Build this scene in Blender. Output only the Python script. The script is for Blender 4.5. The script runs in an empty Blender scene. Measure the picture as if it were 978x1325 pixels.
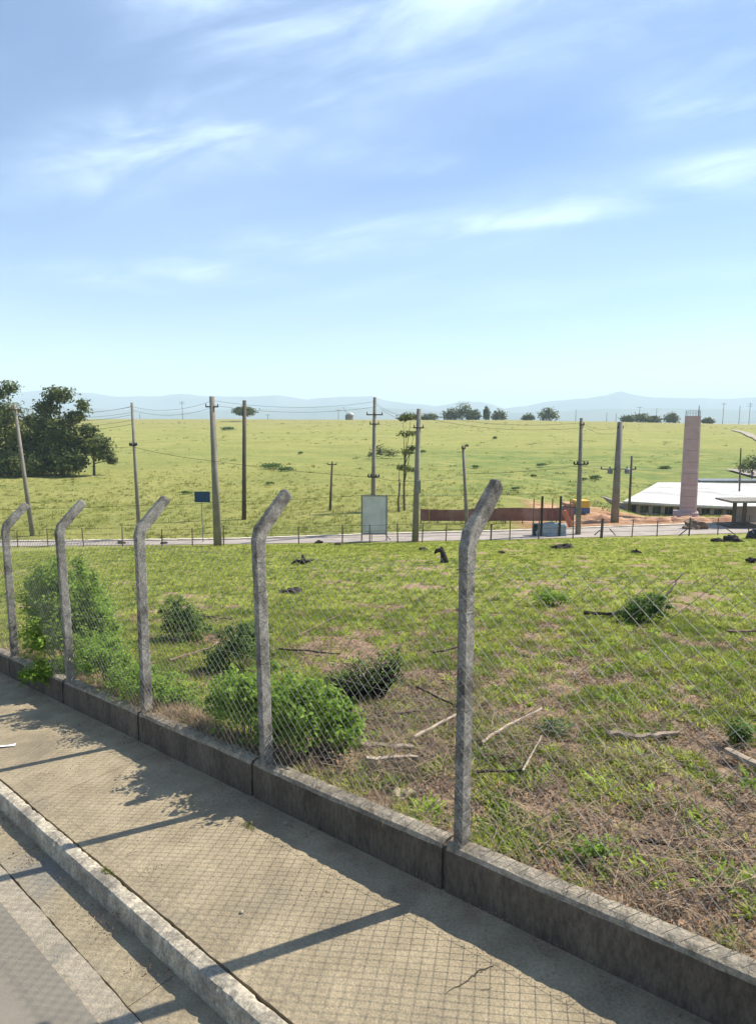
import bpy, math, random
import numpy as np
from mathutils import Vector, Matrix
random.seed(7); np.random.seed(7)
R = math.radians
scene = bpy.context.scene
COL = scene.collection

# ------------------------------------------------------------------ camera
ZC = 3.4
F, CX, CY, HZ = 822.0, 489.0, 662.5, 545.0
PITCH = math.atan((CY - HZ) / F)
CP, SP_ = math.cos(PITCH), math.sin(PITCH)
cam_d = bpy.data.cameras.new('camera'); cam = bpy.data.objects.new('camera', cam_d); COL.objects.link(cam)
cam.location = (0, 0, ZC); cam.rotation_euler = (R(90) - PITCH, 0, 0)
cam_d.sensor_fit = 'VERTICAL'; cam_d.sensor_height = 24.0; cam_d.lens = 24.0 * F / 1325.0
cam_d.clip_start = 0.1; cam_d.clip_end = 60000
scene.camera = cam

# ------------------------------------------------------------------ light, sky, exposure
SUN_H = Vector((0.939, 0.343)); ELEV = R(46)
SD = Vector((SUN_H.x * math.cos(ELEV), SUN_H.y * math.cos(ELEV), math.sin(ELEV)))
sun_d = bpy.data.lights.new('sun', 'SUN'); sun_d.energy = 5.0; sun_d.angle = R(0.53); sun_d.color = (1.0, 0.94, 0.82)
sun = bpy.data.objects.new('sun', sun_d); COL.objects.link(sun); sun.location = (20, 8, 40)
sun.rotation_euler = SD.to_track_quat('Z', 'Y').to_euler()
scene.view_settings.view_transform = 'Standard'; scene.view_settings.look = 'None'
scene.view_settings.gamma = 1.0; scene.view_settings.exposure = 0.92
scene.cycles.use_denoising = True
scene.cycles.max_bounces = 6; scene.cycles.volume_bounces = 1; scene.cycles.transparent_max_bounces = 6

world = bpy.data.worlds.new('World'); scene.world = world; world.use_nodes = True
nt = world.node_tree; nt.nodes.clear(); L = nt.links.new
def N(t, **k):
    n = nt.nodes.new(t)
    for a, b in k.items(): setattr(n, a, b)
    return n
out = N('ShaderNodeOutputWorld'); bg = N('ShaderNodeBackground'); bg.inputs['Strength'].default_value = 0.086
sky = N('ShaderNodeTexSky'); sky.sky_type = 'NISHITA'; sky.sun_disc = False
sky.sun_elevation = ELEV; sky.sun_rotation = math.atan2(SUN_H.x, SUN_H.y)
sky.altitude = 600; sky.air_density = 1.0; sky.dust_density = 0.1; sky.ozone_density = 0.5
tc = N('ShaderNodeTexCoord')
sep = N('ShaderNodeSeparateXYZ'); L(tc.outputs['Generated'], sep.inputs[0])
def M(op, a, b=None, c=None, clamp=False):
    n = N('ShaderNodeMath', operation=op); n.use_clamp = clamp
    for i, v in enumerate((a, b, c)):
        if v is None: continue
        if isinstance(v, (int, float)): n.inputs[i].default_value = v
        else: L(v, n.inputs[i])
    return n.outputs[0]
# cirrus sheet: the sky direction carried up to a flat layer; coordinates in layer units
zz = M('MAXIMUM', sep.outputs[2], 0.02)
cu = M('DIVIDE', sep.outputs[0], M('ADD', zz, 0.10)); cv = M('DIVIDE', sep.outputs[1], M('ADD', zz, 0.10))
comb = N('ShaderNodeCombineXYZ'); L(cu, comb.inputs[0]); L(cv, comb.inputs[1])
def noise(scale, detail, rough, loc, rot, scl, dist=0.0):
    mp = N('ShaderNodeMapping'); L(comb.outputs[0], mp.inputs[0])
    mp.inputs['Rotation'].default_value = (0, 0, rot); mp2 = N('ShaderNodeMapping'); L(mp.outputs[0], mp2.inputs[0])
    mp2.inputs['Location'].default_value = loc; mp2.inputs['Scale'].default_value = scl
    n = N('ShaderNodeTexNoise'); L(mp2.outputs[0], n.inputs['Vector'])
    n.inputs['Scale'].default_value = scale; n.inputs['Detail'].default_value = detail
    n.inputs['Roughness'].default_value = rough; n.inputs['Distortion'].default_value = dist
    return n.outputs[0]
def ramp(v, lo, hi): 
    n = N('ShaderNodeMapRange'); n.interpolation_type = 'SMOOTHSTEP'; L(v, n.inputs[0])
    n.inputs[1].default_value = lo; n.inputs[2].default_value = hi; return n.outputs[0]
wisps = ramp(noise(1.0, 6, 0.52, (3.1, 1.7, 0), R(27), (0.55, 1.3, 1), 0.5), 0.47, 0.78)
veil = ramp(noise(0.7, 4, 0.5, (7.3, 2.2, 0), R(27), (0.5, 1.1, 1), 0.4), 0.36, 0.74)
fine = ramp(noise(4.0, 6, 0.55, (1.0, 4.0, 0), R(27), (0.5, 1.15, 1), 0.5), 0.36, 0.70)
# individual streaks of cirrus: each a soft band with its own place, length and lean in the layer
def layer(px, py):
    x = (px - CX) / F; v = -(py - CY) / F
    d = np.array([x, CP + v * SP_, -SP_ + v * CP]); d /= np.linalg.norm(d)
    return d[0] / (max(d[2], .02) + .10), d[1] / (max(d[2], .02) + .10)
wob = noise(1.6, 5, 0.6, (9, 3, 0), 0, (1, 1, 1), 0.5)
wobs = M('MULTIPLY', M('SUBTRACT', wob, 0.5), 0.42)
bands = None
for (xa, ya, xb, yb, wid, amp) in [(190, 352, 330, 355, .11, .55), (560, 300, 860, 250, .09, .75), (860, 238, 1010, 205, .12, .8),
                                   (60, 235, 420, 130, .12, .7), (300, 320, 620, 300, .12, .4), (300, 40, 900, -60, .20, .95),
                                   (430, 205, 580, 200, .08, .5), (160, -10, 420, 30, .07, .7), (820, 110, 1050, 120, .12, .6), (80, 350, 200, 370, .12, .35)]:
    a = layer(xa, ya); b = layer(xb, yb)
    dx, dy = b[0] - a[0], b[1] - a[1]; ln = math.hypot(dx, dy); dx /= ln; dy /= ln
    mx, my = (a[0] + b[0]) / 2, (a[1] + b[1]) / 2
    rx = M('SUBTRACT', cu, mx); ry = M('SUBTRACT', cv, my)
    al = M('ADD', M('MULTIPLY', rx, dx), M('MULTIPLY', ry, dy))
    ac = M('ADD', M('ADD', M('MULTIPLY', rx, -dy), M('MULTIPLY', ry, dx)), wobs)
    g = M('ADD', M('POWER', M('ABSOLUTE', M('DIVIDE', al, ln * 0.62)), 2.5), M('POWER', M('ABSOLUTE', M('DIVIDE', ac, wid * (1 + my * .15))), 2.0))
    g = M('MULTIPLY', M('EXPONENT', M('MULTIPLY', g, -1.0)), amp)
    bands = g if bands is None else M('MAXIMUM', bands, g)
cl = M('ADD', M('ADD', M('MULTIPLY', wisps, 0.20), M('MULTIPLY', veil, 0.12)), 0.08)
cl = M('ADD', cl, M('MULTIPLY', bands, M('ADD', M('MULTIPLY', fine, 0.62), 0.16)))
cl = M('MULTIPLY', cl, M('DIVIDE', sep.outputs[2], 0.16, clamp=True))
cl = M('MINIMUM', M('MAXIMUM', cl, 0.0), 0.85)
mix = N('ShaderNodeMix', data_type='RGBA'); L(cl, mix.inputs[0]); hs = N('ShaderNodeHueSaturation'); hs.inputs['Saturation'].default_value = 1.25; hs.inputs['Hue'].default_value = 0.51; hs.inputs['Value'].default_value = 1.06; L(sky.outputs[0], hs.inputs['Color']); L(hs.outputs[0], mix.inputs[6])
mix.inputs[7].default_value = (6.4, 8.0, 10.2, 1)
L(mix.outputs[2], bg.inputs[0]); L(bg.outputs[0], out.inputs[0])

# ------------------------------------------------------------------ frames of reference
def ray(px, py):
    x = (px - CX) / F; v = -(py - CY) / F
    return np.array([x, CP + v * SP_, -SP_ + v * CP])
def at(px, py, depth):
    r = ray(px, py); q = r * depth / r[1]; return np.array([q[0], q[1], q[2] + ZC])
CAM = np.array([0, 0, ZC])
P5 = at(597, 1092, 4.2)
u_ = ray(-400, 672); u_ /= np.linalg.norm(u_)
w_ = np.cross(u_, [0, 0, 1.]); w_ /= np.linalg.norm(w_)
uh = np.array([u_[0], u_[1], 0.]); uh /= np.linalg.norm(uh)
SLOPE = u_[2] / math.hypot(u_[0], u_[1])
def ST(u, w, h=0.0):          # street frame: u downhill along the street, w towards the lot, h vertical above the wall top
    return P5 + uh * u + w_ * w + np.array([0, 0, SLOPE * u + h])
def uw(X, Y):
    dx, dy = X - P5[0], Y - P5[1]
    return dx * uh[0] + dy * uh[1], dx * w_[0] + dy * w_[1]
SIDE_H = -0.37; ROAD_H = SIDE_H - 0.15

# ---- deterministic value noise
_tab = np.random.RandomState(3).rand(256, 256)
def vn(x, y):
    xi = np.floor(x).astype(int); yi = np.floor(y).astype(int); fx = x - xi; fy = y - yi
    fx = fx * fx * (3 - 2 * fx); fy = fy * fy * (3 - 2 * fy)
    a = _tab[xi & 255, yi & 255]; b = _tab[(xi + 1) & 255, yi & 255]; c = _tab[xi & 255, (yi + 1) & 255]; d = _tab[(xi + 1) & 255, (yi + 1) & 255]
    return (a * (1 - fx) + b * fx) * (1 - fy) + (c * (1 - fx) + d * fx) * fy
def fbm(x, y, s, o=4):
    x = np.asarray(x, float); y = np.asarray(y, float)
    t = 0; a = 1; n = 0; f = 1 / s
    for k in range(o):
        t = t + a * vn(x * f + 17.3 * k, y * f + 5.1 * k); n += a; a *= .5; f *= 2.03
    return t / n
def sst(x, a, b):
    t = np.clip((x - a) / (b - a), 0, 1); return t * t * (3 - 2 * t)

# ---- terrain
XN = np.array([-200, -60, -28, -11, 0, 10, 21, 30, 60, 200.]); YN = np.array([70, 50, 46.4, 44.6, 44.3, 44.8, 47.2, 49.0, 55, 80.])
YF = YN + np.array([2.4, 2.2, 2.0, 2.0, 3.2, 3.6, 4.4, 4.6, 5, 5.])
def lotz(X, Y):
    u, w = uw(X, Y)
    return ZC - 3.05 + SLOPE * u - 0.09 * w
COLS = np.array([0, 280, 480, 640, 760, 850, 978.])
ROWS = np.array([50, 60, 70, 80, 105, 150, 220, 300, 360])
TY = np.array([[693, 671, 652, 638, 612, 588, 563, 549, 542.0],
               [692, 670, 651, 637, 613, 588, 563, 549, 542.3],
               [690, 668, 651, 637, 613, 589, 564, 549, 543.0],
               [689, 668, 652, 639, 616, 590, 564, 549, 543.3],
               [687, 675, 662, 650, 622, 592, 565, 550, 545.0],
               [685, 678, 672, 667, 634, 594, 566, 551, 547.0],
               [682, 677, 672, 667, 640, 596, 568, 553, 549.5]])
def tabz(X, Y):
    Yc = np.clip(Y, 50, 360); px = np.clip(CX + F * X / np.maximum(Y, 1) * 1.0, 0, 978)
    ci = np.clip(np.searchsorted(COLS, px) - 1, 0, 5); cf = np.clip((px - COLS[ci]) / (COLS[ci + 1] - COLS[ci]), 0, 1)
    ri = np.clip(np.searchsorted(ROWS, Yc) - 1, 0, 7); rf = (Yc - ROWS[ri]) / (ROWS[ri + 1] - ROWS[ri])
    cf = cf * cf * (3 - 2 * cf)
    def z(c, r):
        y = TY[c, r]; v = -(y - CY) / F; dY = CP + v * SP_; dZ = -SP_ + v * CP
        return ZC + dZ / dY * ROWS[r]
    z00, z10, z01, z11 = z(ci, ri), z(ci + 1, ri), z(ci, ri + 1), z(ci + 1, ri + 1)
    zz = (z00 * (1 - cf) + z10 * cf) * (1 - rf) + (z01 * (1 - cf) + z11 * cf) * rf
    far = np.maximum(Y - 360, 0)
    return zz - np.minimum(far * 0.016, 10)
def ground_z(X, Y, rough=True):
    X = np.asarray(X, float); Y = np.asarray(Y, float)
    yn = np.interp(X, XN, YN); yf = np.interp(X, XN, YF)
    u, w = uw(X, Y)
    zl = lotz(X, np.minimum(Y, yn))
    zs = ZC - 3.05 + SLOPE * u                              # beside and behind the street
    z = np.where(w > 0, zl, zs - 0.9 * sst(-w, 0.0, 0.08) + 0.85 * sst(-w, 12.6, 13.2))
    z = np.maximum(z, ZC - 11.5)
    zr = lotz(X, yn)
    t = sst(Y, yf + 0.2, yf + 7.0)
    zfar = zr * (1 - t) + tabz(X, Y) * t
    z = np.where(Y > yf, zfar, z)
    if rough:
        near = (w > 0.05) & (Y < yn)
        r = (fbm(X, Y, 1.1, 4) - .5) * 0.10 + (fbm(X + 40, Y, 0.22, 3) - .5) * 0.085 + (fbm(X, Y + 90, 5.0, 2) - .5) * 0.25 * sst(w, .5, 5)
        fade = sst(w, 0.02, 0.6) * (1 - sst(Y, yn - 2, yn))
        z = z + np.where(near, r * fade - 0.02, 0)
        f2 = sst(Y, yf + 1, yf + 9)
        z = z + np.where(Y > yf, f2 * ((fbm(X, Y, 3.0, 3) - .5) * .35 + (fbm(X + 9, Y, 22, 3) - .5) * 1.1 * sst(Y, 55, 90) * (1 - sst(Y, 250, 340))), 0)
    return z
def gz(x, y): return float(ground_z(np.array([x]), np.array([y]))[0])
def hit(px, py, start=3.0):
    r = ray(px, py); r = r / r[1]
    ts = start * (1.0035 ** np.arange(1400))
    X, Y, Z = r[0] * ts, ts, ZC + r[2] * ts
    G = ground_z(X, Y); k = np.argmax(Z < G)
    return np.array([X[k], Y[k], G[k]])
def green_mask(X, Y):
    u, w = uw(X, Y)
    g = fbm(X, Y, 1.5, 2) * .26 + fbm(X + 31, Y + 11, 0.5, 3) * .42 + fbm(X + 3, Y + 61, 0.20, 2) * .32
    d = np.hypot(X, Y)
    bias = -0.065 + 0.09 * sst(d, 7, 15) + 0.06 * sst(d, 18, 40) + 0.04 * sst(-X, -1, 3)
    brown = np.exp(-(((X - 2.0) / 1.7) ** 2 + ((Y - 4.4) / 1.0) ** 2)) * .10 + np.exp(-(((X - .3) / 1.1) ** 2 + ((Y - 7.2) / 1.0) ** 2)) * .10
    return np.clip((g + bias - brown - 0.42) / 0.09, 0, 1)

# ------------------------------------------------------------------ materials
def mat(name, c1, c2=None, scale=5.0, rough=0.85, bump=0.0, bscale=None, metal=0.0, c3=None, detail=8, trans=0.0, spec=0.3, coord='Object', stretch=(1, 1, 1), lo=.35, hi=.65, speck=0, vary=0):
    m = bpy.data.materials.new(name); m.use_nodes = True; t = m.node_tree; b = t.nodes['Principled BSDF']
    b.inputs['Roughness'].default_value = rough; b.inputs['Metallic'].default_value = metal; b.inputs['Specular IOR Level'].default_value = spec
    co = t.nodes.new('ShaderNodeTexCoord'); mp = t.nodes.new('ShaderNodeMapping'); mp.inputs['Scale'].default_value = stretch
    if coord == 'World':
        ge = t.nodes.new('ShaderNodeNewGeometry'); t.links.new(ge.outputs['Position'], mp.inputs[0])
    else: t.links.new(co.outputs[coord], mp.inputs[0])
    def nz(s, d=detail, r=.6):
        n = t.nodes.new('ShaderNodeTexNoise'); n.inputs['Scale'].default_value = s; n.inputs['Detail'].default_value = d; n.inputs['Roughness'].default_value = r
        t.links.new(mp.outputs[0], n.inputs['Vector']); return n.outputs[0]
    if c2 is None: c2 = tuple(x * .8 for x in c1)
    rp = t.nodes.new('ShaderNodeValToRGB'); e = rp.color_ramp.elements
    e[0].position = lo; e[0].color = (*c1, 1); e[1].position = hi; e[1].color = (*c2, 1)
    t.links.new(nz(scale), rp.inputs[0]); colr = rp.outputs[0]
    if c3:
        mx = t.nodes.new('ShaderNodeMix'); mx.data_type = 'RGBA'
        r2 = t.nodes.new('ShaderNodeMapRange'); r2.inputs[1].default_value = .5; r2.inputs[2].default_value = .68; t.links.new(nz(scale * .27, 5), r2.inputs[0])
        t.links.new(r2.outputs[0], mx.inputs[0]); t.links.new(colr, mx.inputs[6]); mx.inputs[7].default_value = (*c3, 1); colr = mx.outputs[2]
    if vary:      # each tuft or plant its own tone
        oi = t.nodes.new('ShaderNodeObjectInfo'); mv = t.nodes.new('ShaderNodeMapRange'); mv.inputs[3].default_value = 1 - vary; mv.inputs[4].default_value = 1 + vary * .8
        t.links.new(oi.outputs['Random'], mv.inputs[0]); vv = t.nodes.new('ShaderNodeVectorMath'); vv.operation = 'SCALE'
        t.links.new(colr, vv.inputs[0]); t.links.new(mv.outputs[0], vv.inputs['Scale']); colr = vv.outputs[0]
    if speck:
        mq = t.nodes.new('ShaderNodeMapRange'); mq.inputs[1].default_value = .36; mq.inputs[2].default_value = .64; mq.inputs[3].default_value = 1 - speck; mq.inputs[4].default_value = 1 + speck * .6
        t.links.new(nz((bscale or 60) * .8, 4, .75), mq.inputs[0]); vm = t.nodes.new('ShaderNodeVectorMath'); vm.operation = 'SCALE'
        t.links.new(colr, vm.inputs[0]); t.links.new(mq.outputs[0], vm.inputs['Scale']); colr = vm.outputs[0]
    t.links.new(colr, b.inputs['Base Color'])
    if bump:
        bp = t.nodes.new('ShaderNodeBump'); bp.inputs['Strength'].default_value = 1.0; bp.inputs['Distance'].default_value = bump
        t.links.new(nz(bscale or scale * 4, 6, .7), bp.inputs['Height']); t.links.new(bp.outputs[0], b.inputs['Normal'])
    if trans:
        tr = t.nodes.new('ShaderNodeBsdfTranslucent'); ms = t.nodes.new('ShaderNodeMixShader'); ms.inputs[0].default_value = trans
        t.links.new(colr, tr.inputs[0]); t.links.new(b.outputs[0], ms.inputs[1]); t.links.new(tr.outputs[0], ms.inputs[2])
        t.links.new(ms.outputs[0], t.nodes['Material Output'].inputs[0])
    return m
def leafmat(name, c1, c2, trans=.4, rough=.6, scale=1.3):
    return mat(name, c1, c2, scale=scale, rough=rough, trans=trans, coord='World', spec=.25, lo=.40, hi=.60, vary=.5 if 'blade' in name else 0)

MT = {}
MT['concrete_post'] = mat('post_concrete', (.34, .322, .29), (.18, .17, .153), 11, .95, .016, 60, c3=(.065, .06, .055), speck=.38)
MT['wall'] = mat('wall_concrete', (.17, .138, .105), (.075, .061, .048), 2.6, .95, .018, 45, c3=(.06, .05, .04), speck=.35, stretch=(1, 1, .35))  # streaky dirt, and the shade of the street face darkened into the colour
MT['wall_top'] = mat('sunlit_wall_top', (.40, .345, .265), (.20, .172, .13), 9, .95, .012, 50, c3=(.17, .145, .11), speck=.35)  # paler copy of the wall concrete: sunlight on the top put into the colour
MT['sidewalk'] = mat('sidewalk_concrete', (.385, .312, .203), (.275, .221, .143), 3.4, .93, .008, 70, c3=(.23, .188, .128), speck=.26)
MT['gutter'] = mat('gutter_concrete', (.345, .283, .185), (.25, .203, .132), 5, .93, .007, 80, c3=(.22, .20, .165), speck=.26)
MT['apron'] = mat('pale_concrete', (.40, .34, .255), (.30, .253, .185), 14, .93, .008, 90, c3=(.26, .23, .18), speck=.26)
MT['curb'] = mat('curb_concrete', (.60, .52, .39), (.30, .26, .20), 7, .93, .010, 50, c3=(.19, .17, .14), speck=.38)
MT['asphalt'] = mat('worn_asphalt', (.235, .208, .165), (.195, .172, .137), 1.6, .9, .004, 240, c3=(.21, .185, .148), speck=.16)
MT['crack'] = mat('crack', (.05, .045, .035), (.08, .07, .05), 30, 1)
MT['wire'] = mat('galvanised_wire', (.34, .325, .30), (.20, .18, .155), 6, .5, metal=.3, coord='World')
MT['rustwire'] = mat('old_wire', (.16, .14, .12), (.10, .08, .07), 6, .7, metal=.3, coord='World')
MT['grass'] = leafmat('grass_blade', (.20, .26, .035), (.44, .47, .09), .6)
MT['grass_bright'] = leafmat('bright_blade', (.22, .33, .035), (.42, .54, .08), .6)
MT['grass_far'] = leafmat('meadow_blade', (.20, .23, .05), (.34, .34, .09), .5, scale=.4)
MT['tussock'] = leafmat('tussock_blade', (.18, .205, .055), (.33, .32, .10), .5, scale=.08)
MT['soilclod'] = mat('soil_clod', (.34, .24, .16), (.17, .12, .08), 5, 1, coord='World')
MT['straw'] = mat('dry_straw', (.42, .31, .19), (.17, .115, .07), 9, .8, coord='World', trans=.2)
MT['deadleaf'] = mat('dead_leaf', (.38, .245, .155), (.16, .105, .07), 2.5, .85, coord='World')
MT['vine'] = leafmat('vine_leaf', (.14, .25, .028), (.30, .43, .07), .55, scale=6)
MT['vine_dark'] = leafmat('dark_leaf', (.06, .115, .028), (.15, .24, .05), .42, scale=4)
MT['herb'] = leafmat('pale_herb_leaf', (.16, .22, .10), (.10, .16, .07), .3, scale=4)
MT['tree'] = leafmat('tree_leaf', (.06, .08, .026), (.17, .20, .055), .4, scale=.35)
MT['bark'] = mat('bark', (.16, .13, .10), (.08, .065, .05), 6, .95, .01, 30, coord='World')
MT['palewood'] = mat('weathered_wood', (.42, .34, .26), (.25, .19, .14), 5, .9, .006, 40, stretch=(1, 1, 1))
MT['brownwood'] = mat('brown_branch', (.22, .15, .105), (.12, .08, .06), 6, .9, .006, 40)
MT['blackwood'] = mat('charred_wood', (.022, .018, .016), (.045, .036, .03), 7, .95, .01, 30)
MT['polec'] = mat('pole_concrete', (.24, .22, .185), (.16, .145, .12), 1.2, .9, .004, 20)
MT['polew'] = mat('pole_wood', (.12, .095, .075), (.07, .055, .045), 2, .9, .004, 20, stretch=(3, 3, .3))
MT['steel'] = mat('grey_steel', (.22, .23, .24), (.16, .17, .18), 3, .5, metal=.4)
MT['black'] = mat('black_paint', (.02, .022, .025), (.03, .03, .03), 3, .5)
MT['insul'] = mat('insulator', (.20, .13, .10), (.12, .08, .06), 8, .35)

def set_mat(o, m):
    o.data.materials.append(m if not isinstance(m, str) else MT[m])

# ------------------------------------------------------------------ builders
def tag(o, label=None, cat=None, group=None, kind=None):
    if label: o['label'] = label
    if cat: o['category'] = cat
    if group: o['group'] = group
    if kind: o['kind'] = kind
    return o
def link(o, parent=None):
    COL.objects.link(o)
    if parent is not None: o.parent = parent
    return o
def empty(name, loc=(0, 0, 0), **k):
    o = bpy.data.objects.new(name, None); o.location = loc; o.empty_display_size = .2; COL.objects.link(o); return tag(o, **k)
class MB:
    def __init__(s): s.v = []; s.f = []
    def add(s, vs, fs):
        b = len(s.v); s.v.extend([tuple(map(float, p)) for p in vs]); s.f.extend([tuple(b + i for i in f) for f in fs])
    def box(s, c, sz, rot=0.0, axes=None):
        hx, hy, hz = sz[0] / 2, sz[1] / 2, sz[2] / 2
        if axes is None:
            a = np.array([math.cos(rot), math.sin(rot), 0]); b = np.array([-math.sin(rot), math.cos(rot), 0]); k = np.array([0, 0, 1.])
        else: a, b, k = axes
        c = np.array(c, float)
        vs = [c + a * hx * i + b * hy * j + k * hz * l for l in (-1, 1) for j in (-1, 1) for i in (-1, 1)]
        s.add(vs, [(0, 2, 3, 1), (4, 5, 7, 6), (0, 1, 5, 4), (2, 6, 7, 3), (0, 4, 6, 2), (1, 3, 7, 5)])
    def tube(s, pts, rad, n=6, cap=True, sq=None):
        pts = [np.array(p, float) for p in pts]
        if not hasattr(rad, '__len__'): rad = [rad] * len(pts)
        vs = []; prev = None
        for i, p in enumerate(pts):
            d = pts[min(i + 1, len(pts) - 1)] - pts[max(i - 1, 0)]; d = d / (np.linalg.norm(d) + 1e-9)
            ref = np.array([0, 0, 1.]) if abs(d[2]) < .9 else (w_ if sq is not None else np.array([1., 0, 0]))
            a = np.cross(d, ref); a /= np.linalg.norm(a); b = np.cross(a, d)
            if prev is not None and np.dot(a, prev) < 0: a = -a; b = -b
            prev = a
            for k in range(n):
                t = 2 * math.pi * (k + .5) / n
                vs.append(p + (a * math.cos(t) + b * math.sin(t)) * rad[i])
        fs = [(i * n + k, i * n + (k + 1) % n, (i + 1) * n + (k + 1) % n, (i + 1) * n + k) for i in range(len(pts) - 1) for k in range(n)]
        if cap: fs += [tuple(range(n))[::-1], tuple((len(pts) - 1) * n + k for k in range(n))]
        s.add(vs, fs)
    def build(s, name, m, parent=None, smooth=False, **k):
        me = bpy.data.meshes.new(name); me.from_pydata(s.v, [], s.f); me.update()
        if smooth: me.shade_smooth()
        o = bpy.data.objects.new(name, me); link(o, parent); set_mat(o, m)
        return tag(o, **k)
def np_mesh(name, V, Fq, m, parent=None, smooth=False, origin=None, **k):
    me = bpy.data.meshes.new(name); V = np.asarray(V, np.float32); Fq = np.asarray(Fq, np.int32)
    if origin is not None: V = V - np.asarray(origin, np.float32)
    me.vertices.add(len(V)); me.vertices.foreach_set('co', V.ravel())
    n = Fq.shape[1]; me.loops.add(Fq.size); me.loops.foreach_set('vertex_index', Fq.ravel())
    me.polygons.add(len(Fq)); me.polygons.foreach_set('loop_start', np.arange(0, Fq.size, n, dtype=np.int32))
    me.update(calc_edges=True)
    if smooth: me.shade_smooth()
    o = bpy.data.objects.new(name, me); link(o, parent); set_mat(o, m)
    if origin is not None: o.location = [float(q) for q in origin]
    return tag(o, **k)
def rnd(a, b): return random.uniform(a, b)

# ------------------------------------------------------------------ GROUND
def terrain_mat():
    m = bpy.data.materials.new('ground'); m.use_nodes = True; t = m.node_tree; b = t.nodes['Principled BSDF']; l = t.links.new
    b.inputs['Roughness'].default_value = 1; b.inputs['Specular IOR Level'].default_value = .1
    ge = t.nodes.new('ShaderNodeNewGeometry')
    def nz(s, d=8, r=.6, st=None):
        n = t.nodes.new('ShaderNodeTexNoise'); n.inputs['Scale'].default_value = s; n.inputs['Detail'].default_value = d; n.inputs['Roughness'].default_value = r
        if st:
            mp = t.nodes.new('ShaderNodeMapping'); mp.inputs['Scale'].default_value = st; l(ge.outputs['Position'], mp.inputs[0]); l(mp.outputs[0], n.inputs['Vector'])
        else: l(ge.outputs['Position'], n.inputs['Vector'])
        return n.outputs[0]
    def cr(v, stops):
        r = t.nodes.new('ShaderNodeValToRGB'); e = r.color_ramp.elements
        while len(e) < len(stops): e.new(.5)
        for k, (p, c) in enumerate(stops): e[k].position = p; e[k].color = (*c, 1)
        l(v, r.inputs[0]); return r.outputs[0]
    def mixc(f, a, c):
        x = t.nodes.new('ShaderNodeMix'); x.data_type = 'RGBA'; l(f, x.inputs[0]); l(a, x.inputs[6]); l(c, x.inputs[7]); return x.outputs[2]
    def mr(v, a, c, d0=0., d1=1.):
        x = t.nodes.new('ShaderNodeMapRange'); l(v, x.inputs[0]); x.inputs[1].default_value = a; x.inputs[2].default_value = c; x.inputs[3].default_value = d0; x.inputs[4].default_value = d1; return x.outputs[0]
    def at_(n):
        a = t.nodes.new('ShaderNodeAttribute'); a.attribute_name = n; return a.outputs['Fac']
    soil = cr(nz(9, 10, .75), [(.30, (.07, .046, .03)), (.42, (.22, .15, .095)), (.54, (.36, .25, .165)), (.70, (.48, .36, .245))])
    green = cr(nz(3.5, 10, .75), [(.30, (.15, .165, .04)), (.5, (.25, .265, .065)), (.68, (.35, .34, .10))])
    addn = t.nodes.new('ShaderNodeMath'); addn.operation = 'ADD'; l(at_('green'), addn.inputs[0]); l(mr(nz(14, 6, .7), 0, 1, -.9, .9), addn.inputs[1])
    lot = mixc(mr(addn.outputs[0], .35, .62), soil, green)
    fn = nz(.05, 9, .62, (1, 2.2, 1))
    field = cr(fn, [(.28, (.17, .19, .05)), (.43, (.245, .25, .068)), (.57, (.315, .30, .09)), (.74, (.39, .34, .145))])
    field2 = cr(nz(.6, 8, .7, (1, 2.0, 1)), [(.34, (.15, .17, .05)), (.5, (.265, .27, .08)), (.66, (.36, .34, .12))])
    half = t.nodes.new('ShaderNodeValue'); half.outputs[0].default_value = .5
    field = mixc(half.outputs[0], field, field2)
    damp = cr(nz(.4, 8, .7), [(.35, (.12, .17, .045)), (.6, (.19, .235, .065))])
    dk = t.nodes.new('ShaderNodeMath'); dk.operation = 'MULTIPLY'; l(at_('damp'), dk.inputs[0]); l(mr(nz(.11, 6, .65, (1, 3, 1)), .42, .58), dk.inputs[1])
    field = mixc(dk.outputs[0], field, damp)
    col = mixc(at_('far'), lot, field)
    ob = cr(nz(.7, 8, .65), [(.33, (.27, .13, .065)), (.5, (.42, .24, .13)), (.66, (.55, .38, .25))])
    col = mixc(at_('clay'), col, ob)
    dry = cr(nz(.3, 6), [(.4, (.30, .24, .12)), (.6, (.24, .24, .07))])
    col = mixc(at_('dry'), col, dry)
    l(col, b.inputs['Base Color'])
    bp = t.nodes.new('ShaderNodeBump'); bp.inputs['Distance'].default_value = .05; l(nz(22, 8, .7), bp.inputs['Height'])
    bp2 = t.nodes.new('ShaderNodeBump'); bp2.inputs['Distance'].default_value = .45; l(nz(1.3, 7, .7), bp2.inputs['Height']); l(at_('far'), bp2.inputs['Strength']); l(bp.outputs[0], bp2.inputs['Normal'])
    l(bp2.outputs[0], b.inputs['Normal'])
    return m
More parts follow.
